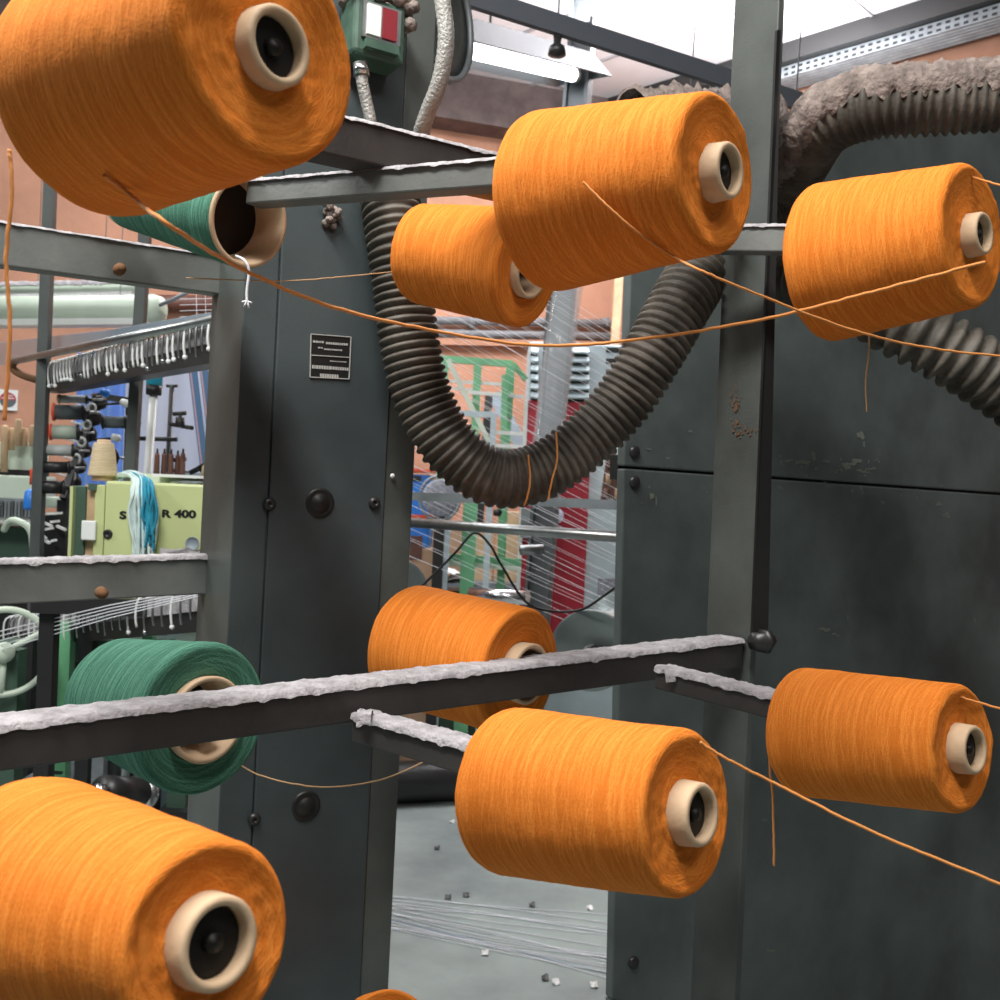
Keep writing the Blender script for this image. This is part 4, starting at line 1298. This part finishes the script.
# ================================================================== background, centre
z = 5.8
c = P(574, 480, z)
t = thing('louvred_cabinet', 'grey cabinet with louvres and a big red door seen through the hose loop', 'cabinet', V((c.x, c.y, 0)))
ytop = P(574, 343, z).z
mb = MB()
mb.box((P(598, 480, z).x, c.y + .3, ytop / 2), ((672 - 523) * z / F, .58, ytop))
mb.build('body', M['cabgrey'], t, bevel=.01)
zt, zb = P(557, 402, z).z, P(557, 655, z).z
xl, xr = P(524, 500, z).x, P(588, 500, z).x
MB().box(((xl + xr) / 2, c.y - .01, (zt + zb) / 2), (xr - xl, .05, zt - zb)).build('red_door', M['red'], t, bevel=.006)
MB().box((xl - .012, c.y - .01, (zt + zb) / 2), (.022, .055, zt - zb)).build('door_edge', M['white'], t)
for k in range(6):
    y = 350 + k * 9
    for x0, x1 in ((531, 538), (553, 589)):
        mb = MB()
        a, b = P(x0, y, z - .04), P(x1, y + 1, z - .04)
        mb.beam(a, b, .05, .012, V((0, -.6, .8))).build('louvre', M['cabgrey'], t)
        mb = MB().beam(a - UP * .022 + V((0, .02, 0)), b - UP * .022 + V((0, .02, 0)), .008, .026)
        mb.build('louvre_gap', M['black'], t)
for k in range(3):
    a, b = P(606, 350 + k * 11, z - .04), P(640, 351 + k * 11, z - .04)
    MB().beam(a, b, .008, .03).build('louvre_gap', M['black'], t)
MB().lathe(P(556, 516, z - .08), V((0, -1, 0)), [(0, 0), (0, .045), (.012, .042), (.012, 0)], 24).build('round_badge', M['lavsheet'], t)
mb = MB(); pbox(mb, 597, 579, 640, 650, z - .02, .03); mb.build('filter_mesh', M['meshgrey'], t)
mb = MB(); pbox(mb, 521, 509, 537, 538, z - .14, .08); mb.build('vent_box', M['zinc'], t)
a, b = P(618, 455, 4.6), P(611, 505, 4.6)
t = thing('bobbin_block', 'slanted block of brown bobbins against the grey cabinet beside the sheet metal', 'bobbin rack', V((b.x, b.y, 0)))
MB().beam(a, b, .10, .05, V((0, 1, 0))).build('block', M['brown'], t)
for k in range(3):
    for j in range(2):
        q_ = a.lerp(b, .2 + k * .3) + r_ * (j * .05 - .03) - V((0, .03, 0))
        MB().cyl(q_ - UP * .02, q_ + UP * .03, .014, n=10).build('bobbin', M['boxcard'] if (k + j) % 2 else M['brown'], t)
p = P(625, 470, 4.62)
MB().box((p.x + .03, p.y + .05, p.z / 2 + .05), (.05, .05, p.z + .1)).build('support', M['cabgrey'], t)
mb = MB(); pbox(mb, 520, 546, 544, 556, 3.1, .12)
c = P(532, 551, 3.1)

# green steel rack
z = 5.4
c = P(475, 480, z)
t = thing('green_rack', 'green painted steel rack standing before the terracotta wall, seen inside the hose loop', 'rack', V((c.x, c.y, 0)))
def gb(a, b, w, m='greenpaint', zz=z, nm='bar'):
    MB().beam(P(a[0], a[1], zz), P(b[0], b[1], zz), w * 1.12, w * 1.12, V((0, 1, 0))).build(nm, M[m], t)
gb((430, 358), (513, 364), .032)
gb((513, 364), (526, 380), .026)
def gpost(x, y, w, zz, m='greenpaint'):
    p = P(x, y, zz); q_ = P(x - (720 - y) * .043, 720, zz)
    e = q_ - p; e = p + e * (p.z / -e.z)
    MB().beam(p, e, w * 1.15, w * 1.15, V((0, 1, 0))).build('post', M[m], t)
gpost(445, 358, .036, z)
gpost(478, 360, .036, z)
gpost(510, 364, .036, z)
gpost(472, 470, .062, 5.1)
gb((448, 360), (492, 448), .024, 'offgreen', z - .05, 'brace')
gb((509, 418), (512, 364), .03, zz=z - .04)
gb((448, 381), (513, 385), .014, 'white')
gb((448, 388), (476, 390), .012, 'white')
gb((468, 392), (524, 397), .016, 'white', z - .06)
gb((420, 555), (521, 563), .036, zz=5.25)
gb((420, 561), (521, 569), .02, 'offgreen', 5.2)
gb((505, 375), (500, 590), .03, zz=5.3)
gb((425, 497), (530, 500), .02, zz=5.3)
# grey tube frame
z2 = 5.0
t = thing('tube_frame', 'light grey square tube frame in front of the green rack', 'frame', V((P(494, 600, z2).x, P(494, 600, z2).y, 0)))
gb((455, 413), (497, 415), .026, 'cabgrey', z2)
p = P(494, 413, z2); q_ = P(483, 640, z2); e = q_ - p; e = p + e * (p.z / -e.z)
MB().beam(p, e, .03, .03, V((0, 1, 0))).build('post', M['cabgrey'], t)
p = P(455, 413, z2); e = V((p.x - .04, p.y, 0))
MB().beam(p, e, .03, .03, V((0, 1, 0))).build('post', M['cabgrey'], t)
gb((492, 432), (523, 434), .016, 'white', z2)
gb((490, 445), (523, 447), .016, 'white', z2)
t = thing('slanted_board', 'slanted blue grey board leaning inside the green rack', 'board', V((P(505, 450, 6.6).x, P(505, 450, 6.6).y, 0)))
a, b = P(494, 394, 6.75), P(530, 462, 6.75)
MB().beam(a, a + (b - a) * 3.1, .09, .03, V((0, 1, 0))).build('board', M['paleblue'], t)
a, b = P(489, 396, 6.5), P(486, 440, 6.5)
MB().beam(a, V((b.x - .06, b.y, 0)), .05, .03, V((0, 1, 0))).build('upright', M['darksteel'], t)

# crates, box, clutter
z = 5.0
c = P(416, 512, z)
t = thing('blue_crate', 'blue plastic crate with red rims stacked right of the tall cover', 'crate', V((c.x, c.y, P(416, 520, z).z)))
for y0, y1 in ((474, 516), (519, 548)):
    mb = MB(); pbox(mb, 385, y0, 429, y1, z, .3); mb.build('tub', M['blue'], t, bevel=.01)
for y in (470, 516):
    mb = MB(); pbox(mb, 385, y - 1.5, 432, y + 1.5, z - .02, .32); mb.build('rim', M['spoolred'], t)
mb = MB(); pbox(mb, 408, 476, 421, 481, z - .01, .02); mb.build('handle', M['black'], t)
bz = P(416, 548, z).z
c = P(414, 560, z - .2)
t = thing('cardboard_box', 'brown cardboard box below the blue crate', 'box', V((c.x - .05, c.y + .2, 0)))
MB().box((P(404, 560, z).x, P(404, 560, z).y + .15, bz / 2), (.30, .36, bz)).build('carton', M['boxcard'], t, bevel=.004)
mb = MB(); pbox(mb, 410, 536, 422, 560, z - .035, .02); mb.build('print', M['brown'], t)
c = P(440, 498, 4.75)
t = thing('mesh_wheel', 'grey mesh wheel beside the blue crate behind the green post', 'wheel', V((c.x, c.y, c.z)))
MB().lathe(c, V((.2, -1, 0)), [(0, 0), (0, .085), (.03, .09), (.04, .08), (.04, 0)], 32).build('mesh_disc', M['meshgrey'], t)
MB().sweep([c + V((math.cos(k * math.pi / 16) * .095, -.02, math.sin(k * math.pi / 16) * .105)) for k in range(33)], .008, 8, caps=False).build('rim', M['zinc'], t)
MB().box((c.x, c.y + .05, c.z / 2 - .03), (.05, .05, c.z)).build('stand', M['darksteel'], t)
# low clutter: bench with cartons behind the green rack
z = 6.3
t = thing('work_bench', 'cluttered low bench behind the green rack', 'bench', V((P(480, 600, z).x, P(480, 600, z).y, 0)))
p = P(459, 585, z)
MB().box((p.x, p.y + .3, p.z), (.8, .6, .04)).build('bench_top', M['zinc'], t)
legs_to_floor(t, [V((p.x + sx * .36, p.y + sy, p.z - .02)) for sx in (-1, 1) for sy in (.05, .55)], .05, M['darksteel'])
for k, (x0, x1, y0, y1, m_, lab) in enumerate(((447, 468, 528, 582, 'boxcard', 'brown carton on the bench behind the green rack, left'), (476, 494, 530, 582, 'wood', 'pale carton on the bench behind the green rack, middle'),
                                               (497, 522, 512, 582, 'wood', 'tall pale carton on the bench behind the green rack, right'))):
    a, b = P(x0, y0, z), P(x1, y0, z)
    h = a.z - p.z - .02
    tag(MB().box(((a.x + b.x) / 2, p.y + .25, p.z + .021 + h / 2), (b.x - a.x, .25, h)).build('carton', M[m_], bevel=.004), lab, 'box', 'cartons on the bench')
c = P(457, 584, 5.65)
t = thing('dark_bag', 'dark bag with a white top lying under the green rack', 'bag', c)
mb = MB()
mb.grid(lambda u, v: c + V(((u - .5) * .26, -math.sin(math.pi * v) * .1, -.04 + .1 * math.sin(math.pi * u) * (1 - .5 * v) + .012 * noise.noise(V((u * 6, v * 5, 1))))), 20, 10)
mb.box((c.x, c.y + .06, c.z - .06), (.26, .2, .05))
mb.build('body', M['black'], t)
mb = MB().grid(lambda u, v: c + V((-.06 + (u - .5) * .14, .02 + .1 * (v - .5), .06 + .03 * math.sin(math.pi * u) * math.sin(math.pi * v) + .01 * noise.noise(V((u * 7, v * 7, 4))))), 14, 8)
mb.build('white_cloth', M['white'], t)
MB().box((c.x, c.y + .08, (c.z - .08) / 2), (.3, .24, c.z - .08)).build('crate', M['darkgreen'], t)

# guide rods of the warper
t = thing('guide_rods', 'pair of grey guide rods crossing behind the bottom of the hose loop', 'warping frame', V((P(372, 620, 2.7).x, P(372, 620, 2.7).y, 0)))
MB().beam(P(360, 494, 2.75), P(690, 508, 2.2), .02, .022).build('flat_rod', M['zinc'], t)
MB().cyl(P(360, 519, 2.7), P(690, 542, 2.1), .0125).build('round_rod', M['steel'], t)
for px, py, z_ in ((366, 490, 2.72), (684, 500, 2.2)):
    p = P(px, py, z_)
    MB().box((p.x, p.y + .02, p.z / 2), (.04, .05, p.z)).build('upright', M['darksteel'], t)
c = P(457.5, 556 - 40, 2.5)
c = P(532, 551, 2.42)
tag(MB().lathe(P(520, 550, 2.4), CV(1, .02, .2), [(0, 0), (0, .012), (.058, .012), (.058, 0)], 4).build('hanging_weight', M['steel']), 'grey steel block hanging under the round guide rod', 'weight')
c = P(498, 508, 2.45)
tag(MB().lathe(P(497, 516, 2.6), CV(.2, 1, 0), [(0, 0), (0, .010), (.014, .012), (.02, 0)], 12).build('rod_clip', M['darksteel']), 'small dark clip on the guide rod below the hose', 'clip')
tag(MB().sweep(smooth_path([P(385, 620, 2.6), P(425, 583, 2.6), P(455, 553, 2.6), P(474, 533, 2.6), P(490, 545, 2.6), P(502, 566, 2.6), P(530, 605, 2.6), P(575, 611, 2.6), P(605, 595, 2.5), P(650, 560, 2.4)], 8), .0035, 7).build('cable', M['black']),
    'thin black cable arching over the round guide rod', 'cable')
# clear acrylic tube
a, b = P(574, 240, 2.62), P(541, 490, 2.62)
t = thing('acrylic_tube', 'wide clear acrylic tube standing slanted on the guide rods behind the hose loop', 'tube', b)
dd = (b - a).normalized()
e = b + dd * (b.z / -dd.z)
mb = MB()
ax2, s2, t2 = frame(dd)
ring = lambda p, r: [p + (s2 * math.cos(k * math.pi / 14) + t2 * math.sin(k * math.pi / 14)) * r for k in range(28)]
v_ = ring(a, .040) + ring(b, .040) + ring(a, .036) + ring(b, .036)
fs_ = []
for k in range(28):
    k2 = (k + 1) % 28
    fs_ += [(k, k2, 28 + k2, 28 + k), (56 + k2, 56 + k, 84 + k, 84 + k2), (k2, k, 56 + k, 56 + k2), (28 + k, 28 + k2, 84 + k2, 84 + k)]
mb.add(v_, fs_, smooth=True)
mb.build('tube', M['clear'], t)
MB().lathe(b, dd, [(-.01, .041), (-.01, .046), (.022, .046), (.022, .02), (.03, 0)], 24).build('foot_collar', M['zinc'], t)
# fan of white threads
mb = MB()
rn = random.Random(9)
for k in range(56):
    e = k / 55
    yc = 268 + 330 * e + rn.uniform(-4, 4)
    sl = .66 - .22 * e + rn.uniform(-.03, .03)
    xa = 340
    mb.sweep([P(xa, yc - (520 - xa) * sl, 3.5), P(520, yc, 3.15), P(690, yc + 170 * sl, 2.8)], rn.uniform(.0004, .0009), 4, caps=False)
tag(mb.build('warp_threads', M['white_thread']), 'fan of fine white threads slanting down behind the hose loop', 'threads', kind='stuff')

# warp beams and rollers
def beam_disc(name, px, py, z_, r1, lab, axd, ln, sx):
    c = P(px, py, z_)
    t = thing(name, lab, 'warp beam', V((c.x, c.y, 0)))
    ax_ = CV(*axd).normalized()
    MB().lathe(c, ax_, [(0, 0), (0, r1 * .98), (-.004, r1), (.010, r1), (.012, r1 * .97), (.006, r1 * .9), (.006, 0)], 56).build('flange', M['disc'], t)
    MB().lathe(c, -ax_, [(.012, 0), (.012, r1 * .55), (ln, r1 * .55), (ln, 0)], 32).build('wound_yarn', M['spoolsilver'], t)
    MB().lathe(c - ax_ * ln, ax_, [(0, 0), (0, r1), (-.01, r1), (-.01, 0)], 56).build('flange', M['disc'], t)
    MB().cyl(c + ax_ * .05, c - ax_ * (ln + .05), .016).build('axle', M['steel'], t)
    for k in (.035, -(ln + .035)):
        p = c + ax_ * k
        q = p + V((sx, 0, 0))
        MB().beam(p, q, .03, .03).build('arm', M['darksteel'], t)
        MB().box((q.x, q.y, q.z / 2), (.04, .04, q.z + .03)).build('stand', M['darksteel'], t)


beam_disc('warp_beam', 591, 650, 2.6, .106, 'grey warp beam with a round flange showing above the dusty rail', (-.25, 0, -.97), .5, .24)
beam_disc('warp_beam', 396, 596, 3.1, .115, 'grey warp beam flange peeping out right of the tall cover', (.6, 0, -.8), .4, -.2)
c = on_floor(425, 806)
z_ = (c - CAM).dot(d_)
a, b = P(300, 800, z_ - .1), P(540, 770, z_ + .25)
a.z = b.z = .098
t = thing('floor_roller', 'big dark steel roller lying on the floor beyond the tall cover', 'roller', (a + b) / 2)
MB().cyl(a, b, .096, n=32).build('drum', M['darksteel'], t)
d = (b - a).normalized()
MB().cyl(a - d * .08, a, .03).build('journal', M['steel'], t)
MB().cyl(b, b + d * .08, .03).build('journal', M['steel'], t)
p0, p1 = P(395, 752, 4.98), P(600, 744, 4.98)
t = thing('low_platform', 'low grey metal platform on the floor behind the dark roller', 'platform', V((P(500, 760, 5.0).x, P(500, 760, 5.0).y, 0)))
MB().box(((p0.x + p1.x) / 2, p0.y + .08, p0.z / 2 + .02), (p1.x - p0.x + .4, .14, p0.z)).build('deck', M['zinc'], t, bevel=.01)
MB().beam(V((p0.x - .2, p0.y + .02, p0.z + .05)), V((p1.x + .2, p1.y + .02, p0.z + .05)), .06, .06).build('edge_tube', M['chrome'], t)
MB().cyl(P(470, 594, 4.3), P(528, 598, 4.2), .03).build('steel_tube', M['chrome'], t)
p = P(500, 596, 4.25)
MB().box((p.x, p.y + .02, p.z / 2), (.04, .04, p.z - .05)).build('post', M['zinc'], t)

# floor joint, scraps and threads on the floor
a, b = on_floor(385, 918), on_floor(680, 992)
d = (b - a).normalized()
tag(MB().beam(a - d * 1.5 + UP * .0005, b + d * .6 + UP * .0005, .010, .003).build('trim_2', M['paleblue']), kind='structure')
rn = random.Random(12)
sc = [(437, 848, 'dark'), (452, 822, 'pale'), (466, 895, 'dark'), (485, 953, 'pale'), (545, 978, 'dark'), (556, 982, 'pale'), (594, 985, 'pale'), (532, 905, 'dark'), (590, 908, 'pale'), (448, 897, 'dark')]
for k, (px, py, kk) in enumerate(sc):
    c = on_floor(px, py, .003)
    mb = MB()
    mb.grid(lambda u, v: c + V(((u - .5) * .022, (v - .5) * .035, .004 * math.sin(u * 5 + k) * math.sin(v * 4 + k) + .003)), 6, 6)
    mb.grid(lambda u, v: c + V(((u - .5) * .022, (v - .5) * .035, .004 * math.sin(u * 5 + k) * math.sin(v * 4 + k) + .001)), 6, 6)
    tag(mb.build('floor_scrap', M['white'] if kk == 'pale' else M['postgrey']), ('pale' if kk == 'pale' else 'dark') + ' scrap of waste lying on the grey floor', 'scrap', ('pale' if kk == 'pale' else 'dark') + ' scraps on the floor')
mb = MB()
for k in range(16):
    a, b = on_floor(380, 895 + k * 2.2 + rn.uniform(-2, 2), .004), on_floor(650, 925 + k * 4 + rn.uniform(-12, 12), .004)
    mb.sweep(smooth_path([a, a.lerp(b, .4) + V((0, rn.uniform(-.05, .05), 0)), b], 8), .0016, 4, caps=False)
tag(mb.build('floor_threads', M['white_thread']), 'loose pale threads lying across the grey floor', 'threads', kind='stuff')
